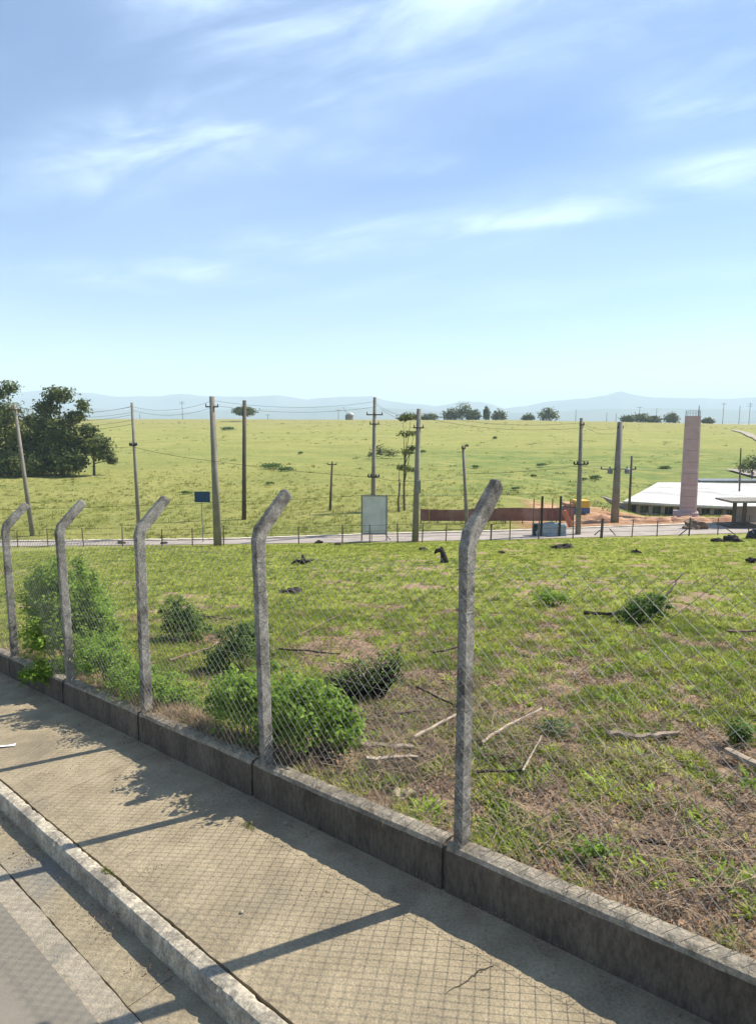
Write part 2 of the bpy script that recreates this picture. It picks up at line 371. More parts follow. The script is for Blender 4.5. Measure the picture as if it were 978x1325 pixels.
def build_ground():
    th = np.radians(np.concatenate([np.arange(-180, -48, 4), np.arange(-48, 48, .3), np.arange(48, 180, 4)]))
    rs = [0.0, 1.0, 1.6, 2.0]
    while rs[-1] < 12000:
        r = rs[-1]; rs.append(r * (1.010 if r < 12 else 1.016 if r < 130 else 1.03 if r < 450 else 1.12))
    rs = np.array(rs); T, Rr = np.meshgrid(th, rs)
    X = Rr * np.sin(T); Y = Rr * np.cos(T)
    Z = ground_z(X, Y)
    nr, ntt = X.shape
    V = np.stack([X, Y, Z], -1).reshape(-1, 3)
    i = np.arange(nr - 1)[:, None] * ntt; j = np.arange(ntt)[None]; j2 = (j + 1) % ntt
    Fq = np.stack([i + j, i + j2, i + ntt + j2, i + ntt + j], -1).reshape(-1, 4)[ntt * 0:]
    o = np_mesh('ground', V, Fq[:, ::-1], terrain_mat(), smooth=True, kind='structure')
    me = o.data; x, y = V[:, 0], V[:, 1]
    yf = np.interp(x, XN, YF); px = CX + F * x / np.maximum(y, 1)
    def attr(n, val):
        a = me.attributes.new(n, 'FLOAT', 'POINT'); a.data.foreach_set('value', np.ascontiguousarray(val, np.float32))
    attr('green', green_mask(x, y)); attr('far', np.where(y > 0, sst(y, yf - 3, yf + 1), 0.0))
    edge = (fbm(x, y, 3, 3) - .5) * 10
    clay = sst(px + edge * 6, 655, 700) * sst(y, yf - .3, yf + .3) * (1 - sst(y + edge * .3, 72, 78)) * (y > 0)
    clay *= 1 - .75 * sst(fbm(x + 5, y, 4, 3), .52, .62) * (1 - sst(px, 735, 770))
    attr('clay', clay)
    attr('dry', sst(y, 230, 356) * .6 * (y > 0))
    attr('damp', (sst(y, 62, 85) * (1 - sst(y, 150, 190)) * sst(px, 420, 700) + .5 * sst(y, 100, 140) * (1 - sst(y, 150, 180))) * (y > 0))
    return o
build_ground()

# ------------------------------------------------------------------ STREET
def strip(name, us, w0, w1, h0, h1, m, parent=None, thick=.12, e0=0, e1=0, bow=0, nw=2, **k):
    """slab along the street between w0 and w1 (w0<w1), top at heights h0,h1; e0/e1 = raggedness of the long edges"""
    V = []; nu = len(us)
    for q, u in enumerate(us):
        a = w0 + e0 * (fbm(u * 1.0, 3.3 + w0, .16, 3) - .5) * 2; b = w1 + e1 * (fbm(u * 1.0, 7.7 + w1, .16, 3) - .5) * 2
        a = float(a); b = float(b)
        for r in range(nw + 1):
            t = r / nw; V.append(ST(u, a + (b - a) * t, h0 + (h1 - h0) * t))
        V.append(ST(u, b, h1 - thick)); V.append(ST(u, a, h0 - thick))
    s = nw + 3; Fq = []
    for q in range(nu - 1):
        for r in range(s): Fq.append((q * s + r, q * s + (r + 1) % s, (q + 1) * s + (r + 1) % s, (q + 1) * s + r))
    mb = MB(); mb.add(V, [f for f in Fq] + [tuple(range(s))[::-1], tuple((nu - 1) * s + r for r in range(s))])
    return mb.build(name, m, parent, **k)
U0, U1 = -7.0, 26.0
road = strip('road', np.arange(U0 - 8, 45, 1.0), -11.0, -2.145, ROAD_H + .03, ROAD_H + .018, 'asphalt', thick=.25, e1=.0, nw=4, kind='structure')
strip('far_kerb', np.arange(U0 - 8, 45, 1.0), -11.25, -11.0, ROAD_H + .15, ROAD_H + .15, 'curb', thick=.4, kind='structure')
strip('far_pavement', np.arange(U0 - 8, 45, 1.0), -13.1, -11.25, ROAD_H + .14, ROAD_H + .14, 'sidewalk', thick=.4, kind='structure')
ap = strip('road_edge', np.arange(U0, U1, .05), -2.23, -1.975, ROAD_H + .010, ROAD_H + .012, 'apron', thick=.2, e0=.006, e1=.010, kind='structure')
gut = empty('gutter', ST(0, -1.8, ROAD_H), kind='structure')
def zero(o): return o
def child_strip(par, *a, **k):
    o = strip(*a, **k); o.parent = par; o.matrix_parent_inverse = Matrix.Translation(-Vector(par.location)); return o
joints = [x for x in np.arange(-6.2, 26, 2.45)]
for a, b in zip(joints[:-1], joints[1:]):
    us = np.linspace(a + .004, b - .004, 60)
    child_strip(gut, 'gutter_slab', us, -1.962, -1.622, ROAD_H + .004, ROAD_H - .004, 'gutter', thick=.12, e0=.012)
side = empty('sidewalk', ST(0, -.8, SIDE_H), kind='structure')
sj = [-6.4, -2.7, 2.50, 4.20, 6.3, 8.4, 10.5, 12.6, 14.7, 17, 19.4, 22, 24.6]
for q, (a, b) in enumerate(zip(sj[:-1], sj[1:])):
    us = np.linspace(a + .003, b - .003, int((b - a) * 25))
    child_strip(side, 'pavement_slab', us, -1.487, -.04, SIDE_H - .006 + .002 * (q % 2), SIDE_H + .002 * (q % 2), 'sidewalk', thick=.12, e0=.010, nw=3)
curb = empty('kerb', ST(0, -1.56, SIDE_H), kind='structure')
def curb_stone(a, b, seed):
    us = np.linspace(a + .003, b - .003, int((b - a) / .02)); V = []
    prof = [(-1.640, -.20), (-1.622, .0 - .035), (-1.618, -.010), (-1.608, .003), (-1.560, .009), (-1.520, .006), (-1.503, -.006), (-1.500, -.2)]
    for u in us:
        ch = (fbm(u, seed * 3.1, .13, 4) - .5); ch2 = (fbm(u + 50, seed, .09, 4) - .5); lump = max(0, float(fbm(u, 71.0, .30, 2)) - .70) * .22
        row = []
        for k, (w, h) in enumerate(prof):
            if k in (2, 3): w += max(0, float(ch) - .10) * .10 + lump * .3; h -= max(0, float(ch) - .10) * .07 + lump * .45
            if k in (4,): h += float(ch2) * .012 - lump * .25
            if k in (5, 6): w -= max(0, float(ch2) - .05) * .05; h -= abs(float(ch2)) * .012
            if k == 1: w += float(ch2) * .012
            row.append(ST(u, w, SIDE_H + h))
        V += row
    s = len(prof); n = len(us)
    Fq = [(q * s + r, q * s + r + 1, (q + 1) * s + r + 1, (q + 1) * s + r) for q in range(n - 1) for r in range(s - 1)]
    mb = MB(); mb.add(V, Fq + [tuple(range(s)), tuple((n - 1) * s + r for r in range(s))[::-1]])
    o = mb.build('kerb_stone', 'curb', curb); o.matrix_parent_inverse = Matrix.Translation(-Vector(curb.location))
cj = list(np.arange(-6.2, 26, 2.42))
for q, (a, b) in enumerate(zip(cj[:-1], cj[1:])): curb_stone(a, b, q)
# dirt under the joints
strip('street_bed', np.arange(U0, 40, 1.), -2.4, .0, ROAD_H - .06, ROAD_H - .06, 'crack', thick=.2, kind='structure')
# crack in the sidewalk: a thin ragged opening
def crack(pts, wd):
    mb = MB(); P = []
    for k in range(len(pts) - 1):
        for t in np.linspace(0, 1, 7)[:-1]:
            P.append((pts[k][0] + (pts[k + 1][0] - pts[k][0]) * t + rnd(-.012, .012), pts[k][1] + (pts[k + 1][1] - pts[k][1]) * t + rnd(-.01, .01)))
    V = []
    for k, (u, w) in enumerate(P):
        q = wd * math.sin(math.pi * (k + .5) / len(P)) * rnd(.6, 1.3)
        V += [ST(u - q, w, SIDE_H + .004), ST(u + q, w, SIDE_H + .004)]
    mb.add(V, [(2 * k, 2 * k + 1, 2 * k + 3, 2 * k + 2) for k in range(len(P) - 1)])
    o = mb.build('crack', 'crack', side); o.matrix_parent_inverse = Matrix.Translation(-Vector(side.location))
crack([(-.45, -.80), (-.50, -.60), (-.53, -.50), (-.60, -.38)], .006)
crack([(-.515, -.55), (-.56, -.47)], .004)
crack([(-.60, -.66), (-.64, -.58)], .003)

# ------------------------------------------------------------------ LOW WALL AND CHAIN LINK FENCE
SPN = 2.30
WW = empty('low_wall', ST(0, 0, SIDE_H), label='low weathered concrete wall running along the inner edge of the pavement under the mesh fence', cat='wall')
def wall_section(a, b, seed):
    us = np.linspace(a, b, int((b - a) / .03)); V = []
    prof = [(-.082, SIDE_H - .25), (-.084, SIDE_H + .02), (-.083, -.18), (-.085, -.035), (-.070, -.004), (-.03, .004), (.03, .002), (.075, -.012), (.092, -.06), (.095, -.5)]
    for u in us:
        c1 = float(fbm(u, seed * 2.3, .12, 4) - .5); c2 = float(fbm(u, 44 + seed, .5, 3) - .5); c3 = float(fbm(u, 91 + seed, .06, 3) - .5)
        for k, (w, h) in enumerate(prof):
            if k in (3, 4): w += abs(c1) * .05; h -= abs(c1) * .035
            if 3 <= k <= 7: h += c2 * .02 + c3 * .010 * (1 if k % 2 else -1)
            if k in (1, 2): w += c2 * .012 + c3 * .004
            V.append(ST(u, w, h))
    s = len(prof); n = len(us)
    Fq = [(q * s + r, q * s + r + 1, (q + 1) * s + r + 1, (q + 1) * s + r) for q in range(n - 1) for r in range(s - 1)]
    mb = MB(); mb.add(V, Fq + [tuple(range(s)), tuple((n - 1) * s + r for r in range(s))[::-1]])
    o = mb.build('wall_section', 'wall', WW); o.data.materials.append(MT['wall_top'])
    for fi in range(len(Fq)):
        if 3 <= fi % (s - 1) <= 7: o.data.polygons[fi].material_index = 1  # top faces take the concrete with the sunlight painted in
    o.matrix_parent_inverse = Matrix.Translation(-Vector(WW.location))
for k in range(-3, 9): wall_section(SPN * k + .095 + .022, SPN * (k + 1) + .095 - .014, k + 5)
for k in range(-2, 9):      # rough mortar beside each post, set back from the face
    mb = MB(); mb.box(ST(SPN * k + .10, .005, -.22), (.06, .13, .40), axes=(np.array(u_), w_, np.array([0, 0, 1.])))
    o = mb.build('joint_fill', 'wall', WW); o.matrix_parent_inverse = Matrix.Translation(-Vector(WW.location))

FE = empty('chain_link_fence', ST(0, 0, 0), label='chain link fence with cranked concrete posts standing on the low wall', cat='fence')
def post(k):
    u = SPN * k + [0, -.04, .03, -.02, .04, 0][k % 6] * (k not in (0,)); mb = MB()
    r = .078
    # straight shaft, crank, leaning head turned towards the lot
    pts = [ST(u, 0, -.42)] + [ST(u, 0, z) for z in (0, .5, 1.0, 1.5, 2.0, 2.17)] + [ST(u, .03, 2.26), ST(u, .15, 2.38), ST(u, .28, 2.51), ST(u, .345, 2.575), ST(u, .36, 2.59)]
    off = np.array([rnd(-.03, .03), rnd(-.02, .02)]) * (k != 0)
    pts = [p + np.array([off[0], off[1], 0]) * (p[2] - pts[0][2]) / 2.6 for p in pts]
    rad = [r * 1.03] * 2 + [r, r * .99, r * .98, r * .97, r * 1.06, r * 1.08, r * 1.05, r * 1.02, r * .98, r * .74]
    # square shaft with chamfered corners: 8 sides
    vs = []; n = 8
    for i, p in enumerate(pts):
        d = pts[min(i + 1, len(pts) - 1)] - pts[max(i - 1, 0)]; d = d / np.linalg.norm(d)
        a = np.array(uh); b = np.cross(d, a); b /= np.linalg.norm(b)
        h = rad[i] * .74; c = h * .80
        for (x, y) in ((h, c), (c, h), (-c, h), (-h, c), (-h, -c), (-c, -h), (c, -h), (h, -c)):
            vs.append(p + a * x * .60 + b * y * 1.0)
    # subdivide along the length for rough, uneven faces
    fine = []
    for i in range(len(pts) - 1):
        m = max(1, int(np.linalg.norm(pts[i + 1] - pts[i]) / .03))
        for q in range(m):
            t = q / m
            for j in range(n): fine.append(vs[i * n + j] * (1 - t) + vs[(i + 1) * n + j] * t)
    fine += vs[-n:]; nr = len(fine) // n
    fine = [p + (np.array([1, 1, .3]) * (float(fbm(j * 3.1 + k * 9, p[2] * 1.0, .07, 3)) - .5) * .011) for j_, p in enumerate(fine) for j in [j_ % n]]
    mb.add(fine, [(i * n + j, i * n + (j + 1) % n, (i + 1) * n + (j + 1) % n, (i + 1) * n + j) for i in range(nr - 1) for j in range(n)] + [tuple(range(n))[::-1], tuple((nr - 1) * n + j for j in range(n))])
    o = mb.build('fence_post', 'concrete_post', FE); o.matrix_parent_inverse = Matrix.Translation(-Vector(FE.location))
    for h in (.30, 1.05, 1.75, 2.03):       # wire ties round the shaft
        tw = MB(); P = [ST(u + x, y, h + rnd(-.01, .01)) for (x, y) in ((-.045, -.068), (.045, -.068), (.047, .066), (-.047, .066), (-.045, -.068), (-.02, -.08), (.02, -.10))]
        tw.tube(P, .0018, 3, cap=False); tw.build('tie_wire', 'rustwire', o)
    return o
for k in range(-2, 9): post(k)
MESH_H = 2.095
def mesh_bay(k):
    a, b = SPN * k, SPN * (k + 1); mb = MB(); P = .100; hh = MESH_H - .03; ph = rnd(0, P)
    sag = rnd(.4, 1.0)
    def pt(u, h, s):
        t = (u - a) / (b - a)
        bulge = .016 * (float(fbm(u, h + 7 * k, .6, 2)) - .5) + .03 * sag * math.sin(math.pi * t) * (float(fbm(u * .5, h, .9, 2)) - .45)
        hs = h - .018 * sag * math.sin(math.pi * t) * (h / hh) + .012 * (float(fbm(u + 3, h, .35, 2)) - .5)
        return ST(u, -.068 + bulge + s * .0022, hs + .015)
    for sgn in (1, -1):
        c = -hh - P if sgn > 0 else -P
        cs = np.arange(-hh + ph, (b - a), P) if sgn > 0 else np.arange(ph, (b - a) + hh, P)
        for c in cs:      # line u = a + c + sgn*h
            if sgn > 0: h0, h1 = max(0, -c), min(hh, (b - a) - c)
            else: h0, h1 = max(0, c - (b - a)), min(hh, c)
            if h1 - h0 < .03: continue
            h1e = h1 + (.028 if h1 >= hh - 1e-6 else 0)
            n = max(2, int((h1e - h0) / .16))
            pts = [pt(a + c + sgn * h, h, sgn) for h in np.linspace(h0, h1e, n)]
            mb.tube(pts, .0019, 3, cap=False)
    o = mb.build('wire_mesh', 'wire', FE, kind='stuff'); o.matrix_parent_inverse = Matrix.Translation(-Vector(FE.location))
    for h in (MESH_H - .055, 1.05, .03):
        m2 = MB(); m2.tube([pt(u, h, -1.6) for u in np.linspace(a, b, 14)], .0013, 4, cap=False)
        o = m2.build('tension_wire', 'wire', FE); o.matrix_parent_inverse = Matrix.Translation(-Vector(FE.location))
for k in range(-2, 8): mesh_bay(k)

# ------------------------------------------------------------------ SCATTERED GRASS AND LITTER (geometry nodes instances)
def proto(name, fn, m):
    mb = MB(); fn(mb); me = bpy.data.meshes.new(name); me.from_pydata(mb.v, [], mb.f); me.update(); me.materials.append(MT[m])
    return bpy.data.objects.new(name, me)
def blade(mb, base, ang, length, width, lean, curl=1.0, seg=2):
    d = np.array([math.cos(ang), math.sin(ang), 0]); s = np.array([-d[1], d[0], 0]); p = np.array(base, float); V = []
    el = math.pi / 2 - lean
    for q in range(seg + 1):
        wv = width * (1 - (q / seg) ** 1.6) + .0006
        V += [p - s * wv / 2, p + s * wv / 2]
        p = p + (d * math.cos(el) + np.array([0, 0, math.sin(el)])) * length / seg; el -= curl * .55
    mb.add(V, [(2 * q, 2 * q + 1, 2 * q + 3, 2 * q + 2) for q in range(seg)])
def tuft(n, h, wd, sprd, lean):
    def f(mb):
        for _ in range(n):
            a = rnd(0, 6.28); r = sprd * math.sqrt(random.random())
            blade(mb, (r * math.cos(a), r * math.sin(a), -.005), a + rnd(-1, 1), h * rnd(.5, 1.15), wd * rnd(.7, 1.3), rnd(*lean))
    return f
def litter(n, ln, sprd):
    def f(mb):
        for _ in range(n):
            a = rnd(0, 6.28); r = sprd * random.random(); c = np.array([r * math.cos(a), r * math.sin(a), rnd(.002, .03)])
            b = rnd(0, 6.28); d = np.array([math.cos(b), math.sin(b), rnd(-.25, .25)]) * ln * rnd(.3, 1.2) / 2; s = np.array([-d[1], d[0], 0]); s = s / np.linalg.norm(s) * rnd(.001, .003)
            bend = np.array([0, 0, rnd(0, .015)])
            mb.add([c - d - s, c - d + s, c + bend + s, c + bend - s, c + d + s, c + d - s], [(0, 1, 2, 3), (3, 2, 4, 5)])
    return f
def leaflitter(n, sz, sprd):
    def f(mb):
        for _ in range(n):
            a = rnd(0, 6.28); r = sprd * random.random(); c = np.array([r * math.cos(a), r * math.sin(a), rnd(.004, .03)])
            t1 = Vector((rnd(-1, 1), rnd(-1, 1), rnd(-.4, .4))).normalized(); t2 = t1.cross(Vector((rnd(-.4, .4), rnd(-.4, .4), 1))).normalized()
            t1, t2 = np.array(t1) * sz * rnd(.6, 1.4), np.array(t2) * sz * .45
            mb.add([c - t1, c - t2 + [0, 0, .008], c + t1, c + t2 + [0, 0, .008]], [(0, 1, 2), (0, 2, 3)])
    return f
def scatter(name, pts, protos, smin, smax, parent=None, tilt=.15, **k):
    pts = np.asarray(pts, np.float32); n = len(pts)
    me = bpy.data.meshes.new(name); me.vertices.add(n); me.vertices.foreach_set('co', pts.ravel()); me.update()
    rs = np.random.RandomState(n)
    rot = np.stack([rs.uniform(-tilt, tilt, n), rs.uniform(-tilt, tilt, n), rs.uniform(0, 6.283, n)], -1).astype(np.float32)
    a = me.attributes.new('rot', 'FLOAT_VECTOR', 'POINT'); a.data.foreach_set('vector', rot.ravel())
    a = me.attributes.new('scl', 'FLOAT', 'POINT'); a.data.foreach_set('value', rs.uniform(smin, smax, n).astype(np.float32))
    a = me.attributes.new('idx', 'INT', 'POINT'); a.data.foreach_set('value', rs.randint(0, len(protos), n).astype(np.int32))
    o = bpy.data.objects.new(name, me); link(o, parent)
    for p in protos: 
        if p.data.materials[0].name not in [q.name for q in me.materials]: me.materials.append(p.data.materials[0])
    g = bpy.data.node_groups.new(name, 'GeometryNodeTree'); g.interface.new_socket('Geometry', in_out='INPUT', socket_type='NodeSocketGeometry'); g.interface.new_socket('Geometry', in_out='OUTPUT', socket_type='NodeSocketGeometry')
    gi = g.nodes.new('NodeGroupInput'); go = g.nodes.new('NodeGroupOutput'); ip = g.nodes.new('GeometryNodeInstanceOnPoints'); ji = g.nodes.new('GeometryNodeGeometryToInstance')
    for p in reversed(protos):
        oi = g.nodes.new('GeometryNodeObjectInfo'); oi.inputs['Object'].default_value = p; g.links.new(oi.outputs['Geometry'], ji.inputs[0])
    def na(nm, ty):
        q = g.nodes.new('GeometryNodeInputNamedAttribute'); q.data_type = ty; q.inputs['Name'].default_value = nm; return q.outputs['Attribute']
    g.links.new(gi.outputs[0], ip.inputs['Points']); g.links.new(ji.outputs[0], ip.inputs['Instance']); ip.inputs['Pick Instance'].default_value = True
    g.links.new(na('idx', 'INT'), ip.inputs['Instance Index'])
    e2r = g.nodes.new('FunctionNodeEulerToRotation'); g.links.new(na('rot', 'FLOAT_VECTOR'), e2r.inputs[0]); g.links.new(e2r.outputs[0], ip.inputs['Rotation'])
    g.links.new(na('scl', 'FLOAT'), ip.inputs['Scale']); g.links.new(ip.outputs[0], go.inputs[0])
    md = o.modifiers.new('scatter', 'NODES'); md.node_group = g
    return tag(o, kind='stuff', **k)
def cloud_pts(n, r0, r1, half=40, pw=2.0):
    rs = np.random.RandomState(int(n + r0 * 7)); th = np.radians(rs.uniform(-half, half, n)); t = rs.rand(n)
    r = (r0 ** pw + t * (r1 ** pw - r0 ** pw)) ** (1 / pw)
    return r * np.sin(th), r * np.cos(th), rs.rand(n)
g_near = [proto('tuft', tuft(13, .095, .013, .05, (.3, 1.2)), 'grass') for _ in range(5)] + [proto('tuft', tuft(11, .06, .018, .06, (.7, 1.4)), 'grass') for _ in range(4)]
g_tall = [proto('tuft', tuft(22, .15, .011, .06, (.2, 1.1)), 'grass_bright') for _ in range(3)] + [proto('tuft', leaflitter(26, .028, .09), 'grass_bright') for _ in range(2)]
g_far = [proto('tuft', tuft(16, .34, .03, .22, (.2, 1.0)), 'grass_far') for _ in range(4)]
s_near = [proto('stalks', litter(12, .085, .12), 'straw') for _ in range(6)]
d_near = [proto('leaves', leaflitter(12, .018, .12), 'deadleaf') for _ in range(4)]
def lot_ok(X, Y):
    u, w = uw(X, Y); yn = np.interp(X, XN, YN)
    return (w > .12) & (Y < yn - .3)
X, Y, q = cloud_pts(75000, 3, 15, 42, 1.6); gm = green_mask(X, Y); k = lot_ok(X, Y) & (q < gm * .95 + .02)
Z = ground_z(X, Y); scatter('grass', np.stack([X, Y, Z], -1)[k], g_near, .55, 1.35, label='short bright green weeds and grass growing on the vacant lot', cat='grass')
X, Y, q = cloud_pts(80000, 14, 48, 40, 1.4); gm = green_mask(X, Y); k = lot_ok(X, Y) & (q < gm * .8 + .04)
Z = ground_z(X, Y); scatter('grass', np.stack([X, Y, Z], -1)[k], g_near, .8, 1.7, label='green grass covering the far half of the vacant lot', cat='grass')
X, Y, q = cloud_pts(9000, 3, 30, 42, 1.5); gm = green_mask(X, Y); k = lot_ok(X, Y) & (q < sst(fbm(X + 7, Y + 2, .45, 2), .50, .68) * (.25 + .6 * gm))
Z = ground_z(X, Y); scatter('grass', np.stack([X, Y, Z], -1)[k], g_tall, .5, 1.1, label='taller green tufts dotted over the vacant lot', cat='grass')
X, Y, q = cloud_pts(8500, 3, 18, 42, 1.5); gm = green_mask(X, Y); k = lot_ok(X, Y) & (q < .62 - gm * .5)
Z = ground_z(X, Y); scatter('dry_straw', np.stack([X, Y, Z + .008], -1)[k], s_near, .5, 1.4, label='dry straw and thin stalks lying on the bare soil of the lot', cat='straw')
X, Y, q = cloud_pts(9000, 3, 16, 42, 1.5); gm = green_mask(X, Y); k = lot_ok(X, Y) & (q < 1 - gm * .8)
Z = ground_z(X, Y); scatter('leaf_litter', np.stack([X, Y, Z + .005], -1)[k], d_near, .6, 1.4, label='brown dead leaves lying between the weeds on the lot', cat='leaves')
X, Y, q = cloud_pts(16000, 46, 120, 40, 1.3); yf = np.interp(X, XN, YF); px = CX + F * X / Y
k = (Y > yf + .7) & (q < (.25 + .9 * fbm(X, Y, 6, 3)) * (1 - sst(Y, 60, 118))) & ~((px > 655) & (Y < 76))
Z = ground_z(X, Y); scatter('meadow_grass', np.stack([X, Y, Z], -1)[k], g_far, .6, 1.5, label='yellow green pasture grass beyond the lower road', cat='grass')
# dry straw and weeds hugging the wall top
k_near = [proto('twigs', litter(7, .11, .14), 'blackwood') for _ in range(4)]
X, Y, q = cloud_pts(3600, 3, 26, 42, 1.5); k = lot_ok(X, Y) & (q < .75)
Z = ground_z(X, Y); scatter('dark_twigs', np.stack([X, Y, Z + .012], -1)[k], k_near, .5, 1.5, label='small dark twigs and bits of burnt wood strewn over the lot', cat='twigs')
def patch(cx, cy, rx, ry, n, seed):
    rs = np.random.RandomState(seed); P = []
    for _ in range(n):
        px, py = cx + rs.normal() * rx, cy + rs.normal() * ry
        r_ = ray(px, py)
        q = P5 + uh * 0; nn = np.array([-(SLOPE * uh[0] - .09 * w_[0]), -(SLOPE * uh[1] - .09 * w_[1]), 1.0]); P0 = np.array([P5[0], P5[1], ZC - 3.05])
        t = np.dot(nn, P0 - CAM) / np.dot(nn, r_); q = CAM + r_ * t; u, w = uw(q[0], q[1])
        if w > .18 and q[1] < 30: P.append((q[0], q[1]))
    P = np.array(P); return np.stack([P[:, 0], P[:, 1], ground_z(P[:, 0], P[:, 1]) + .02], -1)
big_d = [proto('twigs', litter(6, .38, .22), 'blackwood') for _ in range(3)] + [proto('twigs', litter(6, .34, .22), 'brownwood') for _ in range(3)]
big_p = [proto('stalks', litter(7, .40, .20), 'straw') for _ in range(4)]
for p_ in big_d + big_p:      # thicker than straw
    pass
deb = np.concatenate([patch(535, 935, 55, 42, 420, 1), patch(700, 960, 80, 45, 170, 2), patch(900, 1000, 80, 90, 120, 3), patch(660, 840, 200, 40, 120, 4), patch(800, 1120, 120, 60, 110, 5), patch(450, 980, 40, 25, 80, 6), patch(300, 850, 60, 25, 60, 7)])
scatter('brush_debris', deb, big_d, .6, 1.3, label='tangled dark twigs of cut brush lying in heaps on the lot', cat='twigs', tilt=.35)
scatter('dry_stalks', deb[::2] + np.array([.05, .04, .01]), big_p, .5, 1.3, label='pale dry stalks tangled with the cut brush on the lot', cat='stalks', tilt=.3)
grit_p = [proto('grit', leaflitter(9, .006, .10), 'deadleaf') for _ in range(3)]
gp = [ST(rnd(-5, 14), -.10 - abs(random.gauss(0, .10)), SIDE_H + .003) for _ in range(420)] + [ST(rnd(-5, 14), -1.66 - abs(random.gauss(0, .07)), ROAD_H + .003) for _ in range(260)] + [ST(rnd(-5, 14), rnd(-1.45, -.1), SIDE_H + .003) for _ in range(110)]
scatter('grit', gp, grit_p, .5, 1.5, label='brown grit and leaf crumbs along the foot of the wall and in the gutter', cat='grit')
X, Y, q = cloud_pts(4500, 75, 345, 42, 1.4); k = (q < sst(fbm(X, Y * 2, 20, 4), .46, .68) * .8 + .02)
tus = [proto('tussock', tuft(18, .32, .09, .42, (.5, 1.2)), 'tussock') for _ in range(4)]
Z = ground_z(X, Y); scatter('tussocks', np.stack([X, Y, Z], -1)[k], tus, .6, 2.2, label='coarse tussocks and weeds patching the distant pasture slope', cat='grass')
X, Y, q = cloud_pts(5200, 3, 14, 42, 1.5); k = lot_ok(X, Y) & (q < sst(fbm(X + 70, Y + 22, .38, 2), .52, .66) * .8)
Z = ground_z(X, Y); scatter('low_weeds', np.stack([X, Y, Z], -1)[k], [proto('weed', tuft(26, .085, .02, .08, (.5, 1.4)), 'grass_bright') for _ in range(3)], .6, 1.7, label='bright broad leaved weeds in clumps on the near part of the lot', cat='weeds')
X, Y, q = cloud_pts(3600, 3, 14, 42, 1.5); k = lot_ok(X, Y) & (q < .6)
def clods(mb):
    for _ in range(4):
        c = np.array([rnd(-.12, .12), rnd(-.12, .12), 0]); a = rnd(.008, .028); P = [c + np.array([a * math.cos(t) * rnd(.7, 1.3), a * math.sin(t) * rnd(.7, 1.3), -.004]) for t in np.arange(0, 6.28, 1.257)][:5]
        mb.add(P + [c + np.array([rnd(-.3, .3) * a, rnd(-.3, .3) * a, a * rnd(.5, 1.0)])], [(i, (i + 1) % 5, 5) for i in range(5)])
Z = ground_z(X, Y); scatter('soil_clods', np.stack([X, Y, Z], -1)[k], [proto('clod', clods, 'soilclod') for _ in range(4)], .6, 1.5, label='small clods and pebbles of brown soil on the lot', cat='soil')
pts = []; pg = []
for _ in range(900):
    u = rnd(-3, 12); w = .05 + abs(random.gauss(0, .10)); p = ST(u, w, -.03)
    if random.random() < .35: pts.append(p)
for _ in range(420):
    u = random.gauss(4.3, .8); pts.append(ST(u, rnd(-.02, .35), -.03))
for _ in range(60): pts.append(ST(random.gauss(9.0, .25), rnd(0, .3), -.03))
t_straw = [proto('stalks', tuft(14, .17, .004, .05, (.1, 1.2)), 'straw') for _ in range(3)]
scatter('dry_grass', pts, t_straw, .4, 1.3, label='straw coloured dry grass along the back edge of the low wall', cat='grass')
for (px, py, n, s) in [(140, 1131, 10, .018), (322, 1070, 9, .03)]:
    r = ray(px, py); t = 0
    # meet the pavement plane
    lo, hi_ = 3.0, 9.0
    for _ in range(50):
        md = (lo + hi_) / 2; p = CAM + r / r[1] * md; u, w = uw(p[0], p[1])
        if p[2] > ST(u, w, SIDE_H)[2]: lo = md
        else: hi_ = md
    mb = MB()
    c = p
    for _ in range(n * 5):
        blade(mb, c + np.array(uh) * rnd(-.09, .09) + w_ * rnd(-s, s), rnd(0, 6.28), rnd(.02, .055), .006, rnd(.3, 1.2))
    mb.build('weed', 'grass', label='tiny green weed growing in the joint behind the kerb' if px == 140 else 'tiny green weed growing out of the pavement at the edge of the wall shadow', cat='weed')

# ------------------------------------------------------------------ LEAFY PLANTS
def leaf_cloud(blobs, size, seed, shell=.5, flat=.5, aspect=.62):
    """folded kite leaves (4 tris) spread through a set of ellipsoids (cx,cy,cz,rx,ry,rz,count)"""
    rs = np.random.RandomState(seed); VV = []
    for (cx, cy, cz, rx, ry, rz, n) in blobs:
        d = rs.normal(size=(n, 3)); d /= np.linalg.norm(d, axis=1)[:, None]
        d[:, 2] = np.where((d[:, 2] < -.3) & (cz < 1.2), -d[:, 2], d[:, 2])
        rr = rs.rand(n) ** shell
        lump = 1 + rs.normal(size=n) * .10 + .28 * np.sin(d[:, 0] * 5 + seed) * np.cos(d[:, 1] * 6 + seed * 2) + .16 * np.sin(d[:, 2] * 11 + seed)
        c = np.array([cx, cy, cz]) + d * rr[:, None] * lump[:, None] * np.array([rx, ry, rz])
        nrm = d * (1 - flat) + np.array([0, 0, 1]) * flat + rs.normal(size=(n, 3)) * .45; nrm /= np.linalg.norm(nrm, axis=1)[:, None]
        t = rs.normal(size=(n, 3)); t -= (t * nrm).sum(1)[:, None] * nrm; t /= np.linalg.norm(t, axis=1)[:, None]; b = np.cross(nrm, t)
        s = size * rs.uniform(.55, 1.3, n)[:, None]
        VV.append(np.stack([c - t * s * .5, c + b * s * aspect * .5 - t * s * .08 + nrm * s * .12, c + t * s * .55 - nrm * s * .10, c - b * s * aspect * .5 - t * s * .08 + nrm * s * .12], 1))
    V = np.concatenate(VV); n = len(V); V = V.reshape(-1, 3); i = np.arange(n)[:, None] * 4
    Ft = np.concatenate([i + [0, 1, 2], i + [0, 2, 3]])
    return V, Ft
